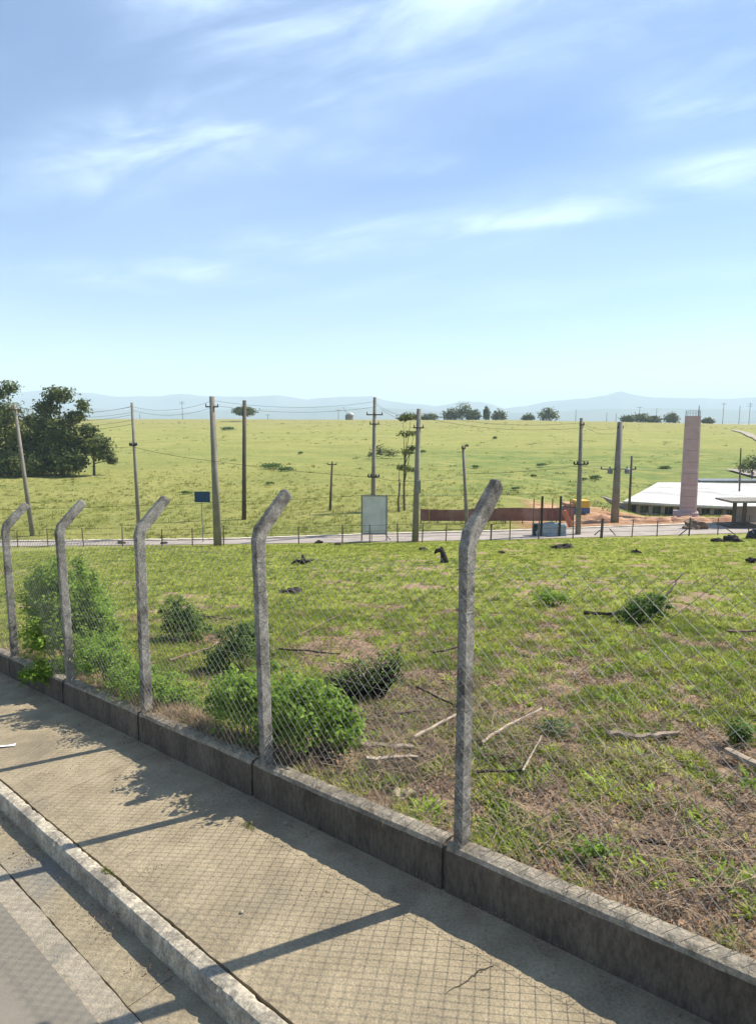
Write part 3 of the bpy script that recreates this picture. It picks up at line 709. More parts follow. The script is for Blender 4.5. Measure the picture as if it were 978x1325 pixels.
def plant(name, base, blobs, size, m, label, cat, seed, stems=8, stem_m='brownwood', flat=.5, group=None, shell=.5, aspect=.62, straw=0):
    base = np.array(base, float); root = empty(name, base, label=label, cat=cat, group=group)
    rq = random.Random(seed); sat = []
    for (cx, cy, cz, rx, ry, rz, n) in blobs:
        for _ in range(5):
            a = rq.uniform(0, 6.28); e = rq.uniform(.1, 1.3); f = rq.uniform(.9, 1.25)
            sat.append((cx + rx * math.cos(a) * math.cos(e) * f, cy + ry * math.sin(a) * math.cos(e) * f, max(.03, cz + rz * math.sin(e) * f), rx * .20, ry * .20, rz * .24, max(8, n // 32)))
    dens = 1.75 if size > .05 else 1.2
    V, Ft = leaf_cloud([q[:6] + (int(q[6] * dens),) for q in list(blobs) + sat], size * .76, seed, shell, flat, aspect); np_mesh('foliage', V, Ft, m, root)
    mb = MB(); random.seed(seed)
    for _ in range(stems):
        bl = random.choice(blobs); e = np.array([bl[0] + rnd(-.8, .8) * bl[3], bl[1] + rnd(-.8, .8) * bl[4], bl[2] + rnd(-.1, .9) * bl[5]])
        s = np.array([rnd(-.06, .06), rnd(-.06, .06), -.06]) + np.array([bl[0], bl[1], 0]) * .35; mid = (s + e) / 2 + np.array([rnd(-.1, .1), rnd(-.1, .1), .1])
        mb.tube([s, mid, e], [.009, .006, .003], 4)
    mb.build('stem', stem_m, root)
    return root
def atlot(px, py): return hit(px, py)
# big creeper between the first and third posts
b = ST(8.05, .42, -.05)
plant('creeper_bush', b, [(-.05, .1, .85, .50, .44, .72, 3200), (-.42, .32, .78, .38, .38, .64, 1900), (.40, -.02, .72, .38, .38, .60, 2400), (.62, -.15, .42, .34, .30, .42, 1100), (-.05, -.42, .45, .42, .26, .48, 1500), (-.02, -.66, .02, .36, .14, .24, 800), (.45, -.62, .10, .34, .20, .26, 700)], .075, 'vine',
      'tall bright green leafy creeper heaped against the fence between the leftmost posts', 'bush', 11, 16)
b = ST(9.3, 1.3, -.15)
plant('creeper_bush', b, [(0, 0, .42, .40, .40, .45, 900)], .07, 'vine_dark', 'dark green bush cut off by the left edge, behind the leftmost fence post', 'bush', 12, 6)
b = ST(6.1, .25, -.05)
plant('weed_patch', b, [(0, 0, .30, .42, .30, .34, 1300), (-.35, .30, .34, .32, .28, .34, 900), (.35, -.25, .18, .34, .24, .24, 800)], .06, 'vine', 'bright green weeds filling the foot of the fence between the second and third posts', 'weeds', 31, 8)
b = ST(4.95, .22, -.05)
plant('weed_patch', b, [(0, 0, .16, .50, .25, .26, 900), (-.38, .42, .12, .36, .25, .22, 600), (.42, -.15, .10, .35, .24, .20, 500)], .055, 'vine', 'low bright green weeds spreading beside the third post from the left', 'weeds', 13, 8)
b = ST(2.95, .34, -.05)
plant('leafy_bush', b, [(0, 0, .33, .44, .32, .42, 1700), (-.30, .28, .26, .26, .26, .36, 700), (.28, -.25, .14, .30, .18, .22, 600)], .07, 'vine', 'bright green leafy bush on the wall left of the second post from the right', 'bush', 14, 10)
b = ST(2.12, .48, -.08)
plant('leafy_bush', b, [(0, 0, .32, .36, .32, .40, 1400), (.30, .02, .20, .22, .24, .26, 600), (-.22, .12, .36, .26, .26, .38, 700)], .07, 'vine', 'bright green leafy bush just right of the second post from the right', 'bush', 15, 10)
p = atlot(385, 985); 
plant('dead_weeds', p, [(0, 0, .10, .35, .2, .16, 260), (.35, -.05, .06, .3, .2, .12, 160)], .035, 'deadleaf', 'brown withered weeds at the foot of the fence in front of the leafy bush', 'weeds', 16, 26)
p = atlot(236, 828)
plant('dark_shrub', p, [(0, 0, .34, .36, .32, .38, 1500), (.1, 0, .16, .48, .36, .2, 600)], .065, 'vine_dark', 'small round dark green shrub on the lot right of the third post', 'shrub', 17, 8, flat=.2)
p = atlot(312, 868)
plant('dark_shrub', p, [(0, 0, .30, .42, .34, .38, 1300), (.12, .1, .52, .30, .26, .18, 500), (-.35, 0, .15, .25, .25, .2, 300)], .065, 'vine_dark', 'dark green shrub with a lit top just left of the second post from the right', 'shrub', 18, 8, flat=.2)
p = atlot(478, 905)
plant('dark_shrub', p, [(0, 0, .24, .46, .34, .34, 260), (.25, .05, .34, .26, .24, .28, 90), (-.35, 0, .15, .3, .25, .2, 80)], .055, 'vine_dark', 'dark twiggy regrowth with a pale stick leaning on it between the two nearest posts', 'shrub', 19, 240, stem_m='blackwood', flat=.2)
p = atlot(834, 808)
plant('dark_shrub', p, [(0, 0, .26, .44, .36, .32, 1400), (-.30, 0, .14, .30, .25, .2, 350)], .075, 'vine_dark', 'dark green shrub with branches lying beside it right of the nearest post', 'shrub', 20, 26, stem_m='blackwood', flat=.25)
p = atlot(712, 785)
plant('dark_shrub', p, [(-.1, 0, .18, .36, .30, .22, 460), (.28, 0, .16, .26, .25, .2, 220)], .065, 'vine', 'sparse light green shrub with dark twigs between the nearest post and the dark shrub', 'shrub', 21, 26, stem_m='blackwood', flat=.25)
p = atlot(955, 966)
plant('dark_shrub', p, [(0, 0, .12, .17, .14, .14, 380)], .05, 'vine_dark', 'small dark green tuft of leaves near the right edge above the pale plank', 'shrub', 22, 10, stem_m='blackwood', flat=.2)
p = atlot(716, 951)
plant('herb', p, [(0, 0, .07, .17, .13, .09, 340)], .035, 'herb', 'pale grey green herb on the soil right of the nearest post', 'herb', 23, 4)
p = atlot(770, 1115)
plant('herb', p, [(0, 0, .06, .22, .13, .10, 260)], .045, 'vine', 'low green weed near the wall right of the nearest post', 'weed', 24, 4)
p = atlot(700, 1000)

# ------------------------------------------------------------------ BRANCHES, LOGS, STUMPS
def stick(pxs, r0, r1, m, name, label, cat, lift=.03, n=7, jag=.02, group=None):
    P = [hit(a, b_) + np.array([0, 0, lift + .035 + (c if c else 0)]) for (a, b_, c) in [(t[0], t[1], t[2] if len(t) > 2 else 0) for t in pxs]]
    pts = []
    for a, c in zip(P[:-1], P[1:]):
        for t in np.linspace(0, 1, n)[:-1]: pts.append(a * (1 - t) + c * t + np.array([rnd(-jag, jag), rnd(-jag, jag), rnd(-jag, jag) * .6]))
    pts.append(P[-1]); o0 = np.array(pts[0])
    mb = MB(); mb.tube([q - o0 for q in pts], list(1.25 * np.linspace(r0, r1, len(pts)) * np.random.uniform(.85, 1.15, len(pts))), 6)
    o = mb.build(name, m); o.location = o0; tag(o, label, cat, group); return o
stick([(783, 957), (830, 962), (878, 956)], .030, .020, 'palewood', 'log', 'long pale dead branch lying on the weeds towards the right edge', 'branch', .03)
stick([(428, 902), (500, 872, .12)], .012, .007, 'palewood', 'stick', 'thin pale straight stick leaning on the dark twiggy regrowth', 'stick', .04, jag=.004)
stick([(535, 964), (592, 938, .05)], .016, .010, 'palewood', 'stick', 'pale straight stick ending behind the left edge of the nearest post', 'stick', .05, jag=.005)
stick([(468, 972), (535, 976)], .030, .022, 'palewood', 'stick', 'upper pale stalk of the layered pile right of the leafy bush', 'stick', .03)
stick([(472, 990), (540, 988)], .022, .016, 'palewood', 'stick', 'lower pale stalk of the layered pile right of the leafy bush', 'stick', .03)
stick([(505, 930), (588, 925)], .012, .006, 'brownwood', 'stick', 'dark brown twig lying behind the nearest post at knee height', 'stick', .04)
stick([(540, 898), (592, 925)], .012, .009, 'blackwood', 'stick', 'dark slanting twig running down to the nearest post from the left', 'stick', .06)
stick([(448, 972, .02), (472, 945, .18)], .012, .006, 'blackwood', 'stick', 'black stick poking up right of the bright leafy bush', 'stick', .03, jag=.004)
stick([(622, 970), (655, 948), (700, 928, .03)], .014, .009, 'palewood', 'stick', 'long pale stick slanting up to the right beside the nearest post', 'stick', .04, jag=.008)
stick([(618, 1008), (680, 1005)], .013, .009, 'blackwood', 'stick', 'dark stick lying level just right of the nearest post', 'stick', .03)
stick([(676, 1006), (700, 965, .04)], .009, .005, 'palewood', 'stick', 'short pale twig standing at a slant right of the dark level stick', 'stick', .03, jag=.004)
stick([(625, 985), (668, 990)], .012, .008, 'brownwood', 'stick', 'brown twig between the long pale stick and the dark level stick', 'stick', .03)
stick([(755, 798), (790, 800), (822, 792, .05)], .035, .02, 'blackwood', 'branch', 'dark branch lying on the grass left of the dark shrub', 'branch', .05)
stick([(848, 795, .05), (866, 780, .22), (880, 764, .42)], .028, .012, 'blackwood', 'branch', 'dark forked branch sticking up on the right side of the dark shrub', 'branch', .05)
stick([(938, 822), (978, 823), (1010, 826)], .020, .016, 'brownwood', 'branch', 'reddish brown branch reaching the right edge at mid height', 'branch', .04)
stick([(825, 1099), (858, 1101), (880, 1112)], .016, .008, 'blackwood', 'stick', 'short dark stick among dry grass in the lower right of the lot', 'stick', .03)
stick([(220, 860), (268, 845), (300, 828)], .018, .010, 'brownwood', 'stick', 'brown branch left of the dark shrub with a lit top', 'stick', .04)
stick([(255, 800), (300, 806)], .016, .010, 'brownwood', 'stick', 'brown twig between the two small dark shrubs on the left', 'stick', .04)
stick([(360, 845), (440, 852)], .016, .010, 'blackwood', 'stick', 'dark twig lying right of the second post from the right', 'stick', .04)
stick([(400, 893), (452, 890)], .016, .010, 'blackwood', 'stick', 'dark twig lying left of the dark twiggy regrowth', 'stick', .04)
stick([(600, 842), (560, 850)], .020, .012, 'blackwood', 'stick', 'dark twig left of the nearest post, above the tangle of sticks', 'stick', .04)
stick([(385, 828), (440, 800)], .010, .006, 'brownwood', 'stick', 'slender brown twig pointing up right of the second post from the right', 'stick', .05)
def chunk(name, px, py, size, m, label, cat, seed, rot=0, flat=1.0, lift=0.):
    p = hit(px, py); rs = np.random.RandomState(seed); import bmesh
    bm = bmesh.new(); bmesh.ops.create_icosphere(bm, subdivisions=3, radius=1)
    for v in bm.verts:
        c = np.array(v.co); n = .30 + 1.35 * fbm(c[0] * 1.3 + seed + c[2], c[1] * 1.3 + seed * 1.7 + c[2] * .6, .34, 4)
        q = np.sign(c) * np.abs(c) ** (.62 if flat < 1 else .9) * float(n); v.co = Vector((q[0] * size[0], q[1] * size[1], q[2] * size[2]))
    me = bpy.data.meshes.new(name); bm.to_mesh(me); bm.free(); o = bpy.data.objects.new(name, me); link(o); set_mat(o, m)
    o.location = (p[0], p[1], p[2] + lift); o.rotation_euler = (rnd(-.1, .1), rnd(-.1, .1), rot); return tag(o, label, cat)
# bark plank at the right edge, pointing towards the corner
def plank(px0, py0, px1, py1, wd, th, m, name, label, cat):
    a = hit(px0, py0) + [0, 0, .09]; b = hit(px1, py1) + [0, 0, .09]; d = b - a; ln = np.linalg.norm(d); d /= ln
    s = np.cross(d, [0, 0, 1]); s /= np.linalg.norm(s); k = np.cross(s, d); V = []; n = 16
    for q in range(n + 1):
        t = q / n; c = d * ln * t; wv = wd * (1 + .35 * (fbm(t * 5, px0, .6, 3) - .5)) * (1 if 0 < q < n else .7); e = (fbm(t * 4, py0, .7, 2) - .5) * .03
        for (x, y) in ((-.5, -.5), (-.4, .5), (0, .62), (.4, .5), (.5, -.5)): V.append(c + s * (x * wv + e) + k * th * y)
    mb = MB(); mb.add(V, [(q * 5 + r, q * 5 + (r + 1) % 5, (q + 1) * 5 + (r + 1) % 5, (q + 1) * 5 + r) for q in range(n) for r in range(5)] + [(0, 1, 2, 3, 4), tuple(n * 5 + r for r in (4, 3, 2, 1, 0))])
    o = mb.build(name, m); o.location = a; return tag(o, label, cat)
plank(938, 982, 1000, 1012, .085, .035, 'palewood', 'plank', 'pale slab of bark or timber lying at the right edge of the lot', 'timber')
chunk('rubble', 522, 1032, (.10, .07, .05), 'sidewalk', 'small flat lump of pale rubble behind the wall left of the nearest post', 'rubble', 3, .5, .6)
chunk('stone', 700, 893, (.06, .05, .03), 'gutter', 'small grey stone among the weeds right of the nearest post', 'stone', 4)
chunk('stone', 868, 893, (.07, .05, .03), 'gutter', 'small grey stone in the weeds behind the long pale branch', 'stone', 5)
for q, (px, py, sx, sz, lb) in enumerate([(378, 768, .34, .14, 'low dark burnt heap on the grass right of the second post from the right'),
        (490, 750, .16, .07, 'small dark clod alone on the grass between the two nearest posts'),
        (548, 712, .34, .12, 'low black clump right beside the bent black stump'),
        (728, 710, .62, .26, 'wide black clump on the grass below the dark double posts'),
        (648, 716, .20, .10, 'small dark clod just right of the head of the nearest post'),
        (823, 716, .26, .16, 'round dark clod on the grass below the site, halfway to the right edge'),
        (948, 701, .60, .36, 'dark clump at the road edge near the bus shelter'),
        (928, 701, .40, .20, 'smaller dark clump left of the one near the bus shelter'),
        (974, 728, .34, .20, 'dark clod cut off by the right edge of the photo'),
        (413, 703, .26, .22, 'dark lump on the verge by the lower road left of the grey board'),
        (437, 705, .34, .14, 'brown lump on the verge by the lower road next to the dark one'),
        (158, 704, .50, .16, 'dark heap on the verge beside the road left of the thick pole'),
        (213, 704, .30, .16, 'dark lump on the verge at the road near the third fence post')]):
    chunk('stump' if sz > .15 else 'clod', px, py, (sx, sx * .7, sz), 'blackwood', lb, 'stump' if sz > .15 else 'clod', 30 + q, rnd(0, 3))
# bent black stump and the forked one
p = hit(572, 728)
mb = MB(); mb.tube([(.12, 0, -.05), (.10, 0, .25), (0.02, 0, .55), (-.12, .0, .72), (-.32, 0, .66), (-.44, 0, .50)], [.28, .20, .15, .14, .12, .05], 8)
mb.tube([(.0, .0, .6), (-.05, 0, .9)], [.12, .05], 6)
o = mb.build('stump', 'blackwood', smooth=True); o.location = p; o.scale = (.8, .8, .8); tag(o, 'bent black tree stump leaning left on the grass by the lower road', 'stump')
p = hit(392, 730)
mb = MB(); mb.tube([(.0, 0, -.05), (.02, 0, .18), (0.0, 0, .42)], [.13, .12, .05], 8); mb.tube([(-.5, 0, .0), (-.3, 0, .16), (0, 0, .08)], [.04, .07, .08], 6); mb.tube([(.05, 0, .08), (.3, 0, .14), (.5, 0, .22)], [.08, .05, .03], 6)
o = mb.build('stump', 'blackwood', smooth=True); o.location = p; tag(o, 'dark spreading stump with roots right of the head of the fourth post', 'stump')

# litter on the pavement
def on_side(px, py):
    r = ray(px, py); lo, hi_ = 2.0, 14.0
    for _ in range(50):
        md = (lo + hi_) / 2; p = CAM + r / r[1] * md; u, w = uw(p[0], p[1])
        if p[2] > ST(u, w, SIDE_H)[2]: lo = md
        else: hi_ = md
    return p
MT['paper'] = mat('paper', (.80, .78, .80), (.70, .68, .72), 8, .8)
p = on_side(2, 967)
mb = MB(); V = []; 
for i in range(7):
    for j in range(3): V.append((-.16 + .055 * i, -.025 + .025 * j + .01 * math.sin(i), .008 + .012 * random.random()))
mb.add(V, [(i * 3 + j, i * 3 + j + 1, i * 3 + 4 + j, i * 3 + 3 + j) for i in range(6) for j in range(2)])
o = mb.build('scrap_of_paper', 'paper'); o.location = p; o.rotation_euler = (0, R(-3), R(12)); tag(o, 'crumpled white scrap of paper lying on the pavement at the left edge', 'litter')
for (px, py, s, lb) in [(370, 1067, .022, 'pale pebble lying in the wall shadow on the pavement'), (313, 1181, .014, 'tiny pale pebble on the sunlit pavement'), (18, 1105, .010, 'tiny dark pebble in the gutter')]:
    import bmesh
    q = on_side(px, py); bm = bmesh.new(); bmesh.ops.create_icosphere(bm, subdivisions=2, radius=s)
    for v in bm.verts: v.co *= rnd(.8, 1.15); v.co.z *= .7
    me = bpy.data.meshes.new('pebble'); bm.to_mesh(me); bm.free(); o = bpy.data.objects.new('pebble', me); link(o); set_mat(o, 'apron' if s > .011 else 'blackwood')
    if s < .011: q = q + (q - CAM) / np.linalg.norm(q - CAM) * .14 / (-(q - CAM)[2] / np.linalg.norm(q - CAM))
    o.location = q + np.array([0, 0, s * .5]); tag(o, lb, 'pebble')

# ------------------------------------------------------------------ POLES AND WIRES
TOPS = {}
def pole(key, top, bot, depth, r0, r1, m, label, arms=(), extras=None, n=10, cat='utility pole', sq=False, name='utility_pole'):
    B = at(bot[0], bot[1], depth); Tt = at(top[0], top[1], depth)
    B2 = B.copy(); g = gz(B[0], B[1]); 
    root = empty(name, (B[0], B[1], g), label=label, cat=cat); o0 = np.array([B[0], B[1], g])
    ax = (Tt - B) / np.linalg.norm(Tt - B)
    mb = MB(); lo = o0 - ax * .5
    mb.tube([lo - o0, (lo + Tt) / 2 - o0, Tt - o0], [r0, (r0 + r1) / 2, r1], 4 if sq else n); mb.build('shaft', m, root, smooth=not sq)
    for (f, ln, ang, mt) in arms:           # cross-arm: fraction from the top in metres, length, angle
        c = Tt - ax * f - o0; mb = MB(); mb.box(c + np.array([0, -.12, 0]), (ln * .62, .09, .09), rot=ang); ar = mb.build('crossarm', mt, root)
        d = np.array([math.cos(ang), math.sin(ang), 0])
        for s in ((-.46, .0, .46) if ln > 1.2 else (-.42, .42)):
            mb = MB(); q = c + np.array([0, -.12, 0]) + d * ln * .62 * s; mb.tube([q + [0, 0, .05], q + [0, 0, .12], q + [0, 0, .22]], [.035, .05, .02], 6); mb.build('insulator', 'insul', ar)
    TOPS[key] = (Tt, ax)
    if extras: extras(root, o0, Tt, ax)
    return root
def box_extra(f, sz, m='steel'):
    def fn(root, o0, Tt, ax):
        mb = MB(); mb.box(Tt - ax * f - o0 + np.array([sz[0] * .35, -sz[1] * .5 - .12, 0]), sz); mb.build('meter_box', m, root)
    return fn
def bracket(f, ln):
    def fn(root, o0, Tt, ax):
        c = Tt - ax * f - o0; mb = MB(); mb.tube([c + [-ln / 2, -.2, 0], c + [ln / 2, -.2, 0]], .05, 6)
        for s in (-.5, -.25, .25, .5): mb.tube([c + [ln * s, -.2, 0], c + [ln * s, -.2, .22]], [.09, .04], 6)
        mb.build('cable_bracket', 'black', root)
    return fn
def transformer(root, o0, Tt, ax):
    for k, (x, z) in enumerate(((-.75, 0), (.75, 0))):
        c = Tt - ax * 4.3 - o0 + np.array([x, -.3, 0]); mb = MB(); mb.tube([c + [0, 0, -.2], c + [0, 0, -.15], c + [0, 0, .2], c + [0, 0, .28]], [.18, .24, .24, .08], 10); mb.build('switch_box', 'steel', root)
    bracket(4.1, 3.0)(root, o0, Tt, ax)
pole('A', (19, 522), (42, 684), 51, .19, .11, 'polec', 'pale concrete utility pole leaning left in front of the dark trees', [(.5, 1.6, .3, 'polew')])
pole('B', (171, 521), (181, 700), 48.5, .17, .10, 'polec', 'slim utility pole rising behind the third fence post', [], bracket(3.2, .5))
pole('C', (274.5, 513), (282, 705), 44.2, .30, .18, 'polec', 'thick concrete utility pole beside the small blue sign', [(.7, 1.4, .1, 'polew')])
pole('D', (316.5, 518), (316, 673), 59, .22, .17, 'polew', 'dark wooden pole standing in the pasture right of the thick concrete pole', [])
pole('E', (430, 597), (427, 662), 64, .14, .09, 'polew', 'short dark wooden pole alone in the pasture', [(.3, 1.5, .1, 'polew')], name='short_pole')
pole('F', (485, 514), (482, 694), 48.5, .20, .12, 'polec', 'slim utility pole rising behind the grey board', [(1.3, 2.0, .12, 'polew'), (2.0, 1.2, .12, 'polew')], bracket(6.0, .8))
pole('G', (542, 529), (537, 703), 44.6, .25, .15, 'polec', 'utility pole with a small box, right of the grey board', [(1.3, 1.2, .12, 'polew')], box_extra(5.4, (.3, .22, .9)))
pole('H', (599, 577), (604, 694), 50, .16, .11, 'polec', 'short pale concrete pole partly hidden by the nearest fence post', [(.2, .5, .1, 'polew')], name='short_pole')
pole('I', (752, 541), (747, 698), 47.5, .22, .13, 'polec', 'slim utility pole left of the building site', [(.5, .6, .12, 'polew')], bracket(3.4, 1.0))
pole('J', (802, 546), (794, 687), 56, .38, .24, 'polec', 'thick concrete pole with switch boxes left of the white roof', [(.5, .9, .12, 'polew')], transformer)
pole('K', (817, 590), (813, 668), 78, .17, .12, 'polew', 'thin grey pole standing just behind the thick pole near the white roof', (), name='short_pole')
pole('L', (958, 580), (956, 640), 96, .14, .10, 'polew', 'thin brown pole on the slope behind the right end of the white roof', (), name='short_pole')
def cable(a, b, sag, r=.017, n=14): 
    a = np.array(a); b = np.array(b); return [a * (1 - t) + b * t - np.array([0, 0, 4 * sag * t * (1 - t)]) for t in np.linspace(0, 1, n)]
def pt_on(key, f, off=(0, 0, 0)): Tt, ax = TOPS[key]; return Tt - ax * f + np.array(off)
wires = [('A', 'B', .4), ('B', 'C', .6), ('C', 'F', .6), ('F', 'G', 1.2), ('G', 'I', 1.0), ('I', 'J', .5)]
end_l = at(-260, 500, 58); 
def wire_thing(paths, label, r=.017):
    o0 = paths[0][0]; mb = MB()
    root = empty('power_line', o0, label=label, cat='cables')
    for P in paths:
        m_ = MB(); m_.tube([q - o0 for q in P], r, 3, cap=False); m_.build('cable', 'black', root)
hi_p = [[], []]; lo_p = [[], []]
for (a, b_, f) in wires:
    for k in range(2):
        hi_p[k].append(cable(pt_on(a, .4 + .35 * k, (.3 * (k - .5), -.12, .15)), pt_on(b_, .5 + .35 * k, (.3 * (k - .5), -.12, .15)), .45))
wire_thing([sum(hi_p[0], []), sum(hi_p[1], [])], 'thin overhead wires strung between the tops of the utility poles', .010)
la = [at(-60, 578, 52), pt_on('A', 3.4), pt_on('B', 3.3, (0, -.2, 0)), pt_on('C', 4.4, (0, -.3, 0)), pt_on('F', 6.0, (0, -.3, 0)), pt_on('G', 5.0, (0, -.3, 0)), pt_on('H', 2.2), pt_on('I', 3.5, (0, -.2, 0)), pt_on('J', 4.1, (0, -.5, 0)), at(1040, 606, 60)]
lb = [at(-60, 660, 46), at(180, 654, 48.2), at(280, 650, 44), at(482, 640, 48.2), at(538, 641, 44.4), at(602, 640, 49.6), at(749, 637, 47.2), at(797, 629, 55.4), at(1040, 634, 60)]
wire_thing([sum([cable(p, q, .12) for p, q in zip(la[:-1], la[1:])], []), sum([cable(p, q, .06) for p, q in zip(lb[:-1], lb[1:])], [])], 'lower telephone cables running halfway up the utility poles', .013)
lc = [at(-80, 505, 46), at(19, 526, 51), at(171, 526, 48.5)]
wire_thing([sum([cable(p + np.array([0, 0, z]), q + np.array([0, 0, z]), .5) for p, q in zip(lc[:-1], lc[1:])], []) for z in (0, -.6, -1.0, -1.3)], 'bundle of four wires crossing in front of the dark trees at the left', .012)

# ------------------------------------------------------------------ ROADSIDE: LOWER ROAD, WIRE FENCE, SIGNS
MT['dirtroad'] = mat('lower_road', (.36, .31, .27), (.26, .225, .195), .8, .95, .004, 20, coord='World')
MT['lroadkerb'] = mat('lower_kerb', (.62, .55, .45), (.5, .44, .36), 2, .95)
def lower_road():
    xs = np.arange(-75, 90, 1.2); V = []; Fq = []; K = []
    for x in xs:
        yn = float(np.interp(x, XN, YN)); yf = float(np.interp(x, XN, YF)); z = float(lotz(x, yn)) + .035
        for t in (0, .33, .66, 1): V.append((x, yn + .25 + (yf - yn - .3) * t, z))
    n = 4
    for q in range(len(xs) - 1):
        for r in range(3): Fq.append((q * n + r, (q + 1) * n + r, (q + 1) * n + r + 1, q * n + r + 1))
    mb = MB(); mb.add(V, Fq); mb.build('lower_road', 'dirtroad', kind='structure')
    mb = MB(); P = [np.array([x, float(np.interp(x, XN, YF)) + .05, float(lotz(x, float(np.interp(x, XN, YN)))) + .05]) for x in xs]
    for a, b_ in zip(P[:-1], P[1:]):
        d = b_ - a; mb.box((a + b_) / 2, (np.linalg.norm(d) + .02, .30, .14), rot=math.atan2(d[1], d[0]))
    mb.build('lower_road_kerb', 'lroadkerb', kind='structure')
lower_road()
WF = empty('wire_fence', at(480, 703, 44), label='low wire fence with thin posts along the near side of the lower road', cat='fence')
wf_tops = []
posts = [-160, -110, -60, -5, 15, 55, 102, 153, 205, 245, 286, 328, 385, 442, 478, 515, 547, 578, 612, 637, 662, 700, 745, 782, 822, 855, 897, 935, 975, 1030, 1090, 1150]
fx = [(p - CX) / F for p in posts]
for px in posts:
    a = (px - CX) / F; Y = 46.0
    for _ in range(12): Y = float(np.interp(a * Y, XN, YN)) - .15
    x = a * Y; g = gz(x, Y); h = 1.35 + rnd(-.12, .12) if px != 782 else 1.5
    lean = (rnd(-.06, .06), rnd(-.04, .04)); r = .045 + .02 * (px in (782, 897, 637)) + (.05 if px == 782 else 0)
    mb = MB(); mb.tube([(x, Y, g - .3), (x + lean[0], Y + lean[1], g + h)], [r, r * .85], 6)
    o = mb.build('fence_post', 'polew', WF); o.matrix_parent_inverse = Matrix.Translation(-Vector(WF.location)); wf_tops.append((x, Y, g, lean, h))
for f in (.35, .65, .95):
    mb = MB(); mb.tube([(x + l[0] * f, Y + l[1] * f - .05, g + h * f) for (x, Y, g, l, h) in wf_tops], .012, 3, cap=False)
    o = mb.build('fence_wire', 'rustwire', WF); o.matrix_parent_inverse = Matrix.Translation(-Vector(WF.location))
for (p0, p1) in [((762, 698), (776, 686)), ((800, 697), (788, 684)), ((878, 693), (893, 681)), ((951, 692), (936, 682))]:
    mb = MB(); mb.tube([at(p0[0], p0[1], 47.2), at(p1[0], p1[1], 47.2)], .04, 5); o = mb.build('brace', 'polew', WF); o.matrix_parent_inverse = Matrix.Translation(-Vector(WF.location))

MT['blue'] = mat('blue_sign', (.015, .05, .11), (.02, .065, .14), 3, .5)
MT['galv'] = mat('galvanised_sheet', (.62, .61, .60), (.47, .465, .46), 1.2, .8)
def sign_root(name, px, py, depth, label, cat):
    b_ = at(px, py, depth); g = gz(b_[0], b_[1]); return empty(name, (b_[0], b_[1], g), label=label, cat=cat), np.array([b_[0], b_[1], g])
r_, o0 = sign_root('road_sign', 263, 700, 46, 'small dark blue rectangular road sign on a thin post beside the thick pole', 'sign')
mb = MB(); mb.tube([(0, 0, -.3), (0, 0, 3.5)], .035, 6); mb.build('sign_post', 'steel', r_)
c = at(262, 643, 45.9) - o0; mb = MB(); mb.box(c, (1.12, .05, .78)); mb.build('sign_panel', 'blue', r_)
for z in (-.2, .2): mb = MB(); mb.box(c + np.array([0, .045, z]), (1.0, .03, .06)); mb.build('bracket', 'steel', r_)
r_, o0 = sign_root('notice_board', 484, 703, 45, 'large grey sheet metal board on legs seen from behind, in front of the slim pole', 'board')
c0 = at(485, 666, 45) - o0; W_, H_ = 32 / F * 45, 51 / F * 45
mb = MB(); mb.box(c0, (W_, .03, H_)); mb.build('board_panel', 'galv', r_)
for s in (-.5, .5):
    mb = MB(); mb.tube([(s * W_ * 1.02, -.05, -.3), (s * W_ * 1.02 + .02, -.05, c0[2] + H_ / 2 + .05)], .05, 6); mb.build('leg', 'steel', r_)
for s in (-.5, .5):
    mb = MB(); mb.box(c0 + np.array([0, -.03, s * (H_ - .06)]), (W_, .05, .07)); mb.build('rail', 'steel', r_)
mb = MB(); mb.tube([(.45 * W_, -.05, c0[2] - H_ / 2), (.75 * W_, .3, -.1)], .035, 5); mb.tube([(-.1 * W_, -.05, c0[2] - H_ / 2), (-.1 * W_, 0, -.1)], .035, 5); mb.build('brace', 'steel', r_)

# low panel between two black posts
MT['pale_blue'] = mat('pale_banner', (.34, .39, .46), (.22, .26, .30), 1.0, .7, c3=(.44, .50, .60))
MT['car_body'] = MT['pale_blue']
r_, o0 = sign_root('banner_frame', 713, 700, 46.5, 'pale blue grey banner slung low between two tall black posts at the road', 'banner')
for px in (701.5, 725.5):
    t = at(px, 642, 46.5) - o0; mb = MB(); mb.tube([(t[0], 0, -.3), (t[0], 0, t[2])], .085, 8); mb.build('post', 'black', r_)
V = []; n = 18
for i in range(n + 1):
    t = i / n; x = (690 + (733 - 690) * t); yt = 676.5 + 1.0 * math.sin(t * 9) + (1.5 if t < .05 or t > .95 else 0); yb = 699.5 + 1.0 * math.sin(t * 7 + 1) - (2 if t > .9 else 0)
    for j in range(7):
        s = j / 6; q = at(x, yt + (yb - yt) * s, 46.5) - o0; q[1] = .10 + .05 * math.sin(t * 14 + s * 3) + .04 * math.sin(s * 9 + t * 4); V.append(q)
mb = MB(); mb.add(V, [(i * 7 + j, (i + 1) * 7 + j, (i + 1) * 7 + j + 1, i * 7 + j + 1) for i in range(n) for j in range(6)])
o = mb.build('banner', 'pale_blue', r_, smooth=True); sm = o.modifiers.new('thickness', 'SOLIDIFY'); sm.thickness = .02
mb = MB(); mb.box(at(693, 688, 46.5) - o0 + np.array([-.02, .25, 0]), (.32, .35, 1.15)); mb.build('end_box', 'black', r_)

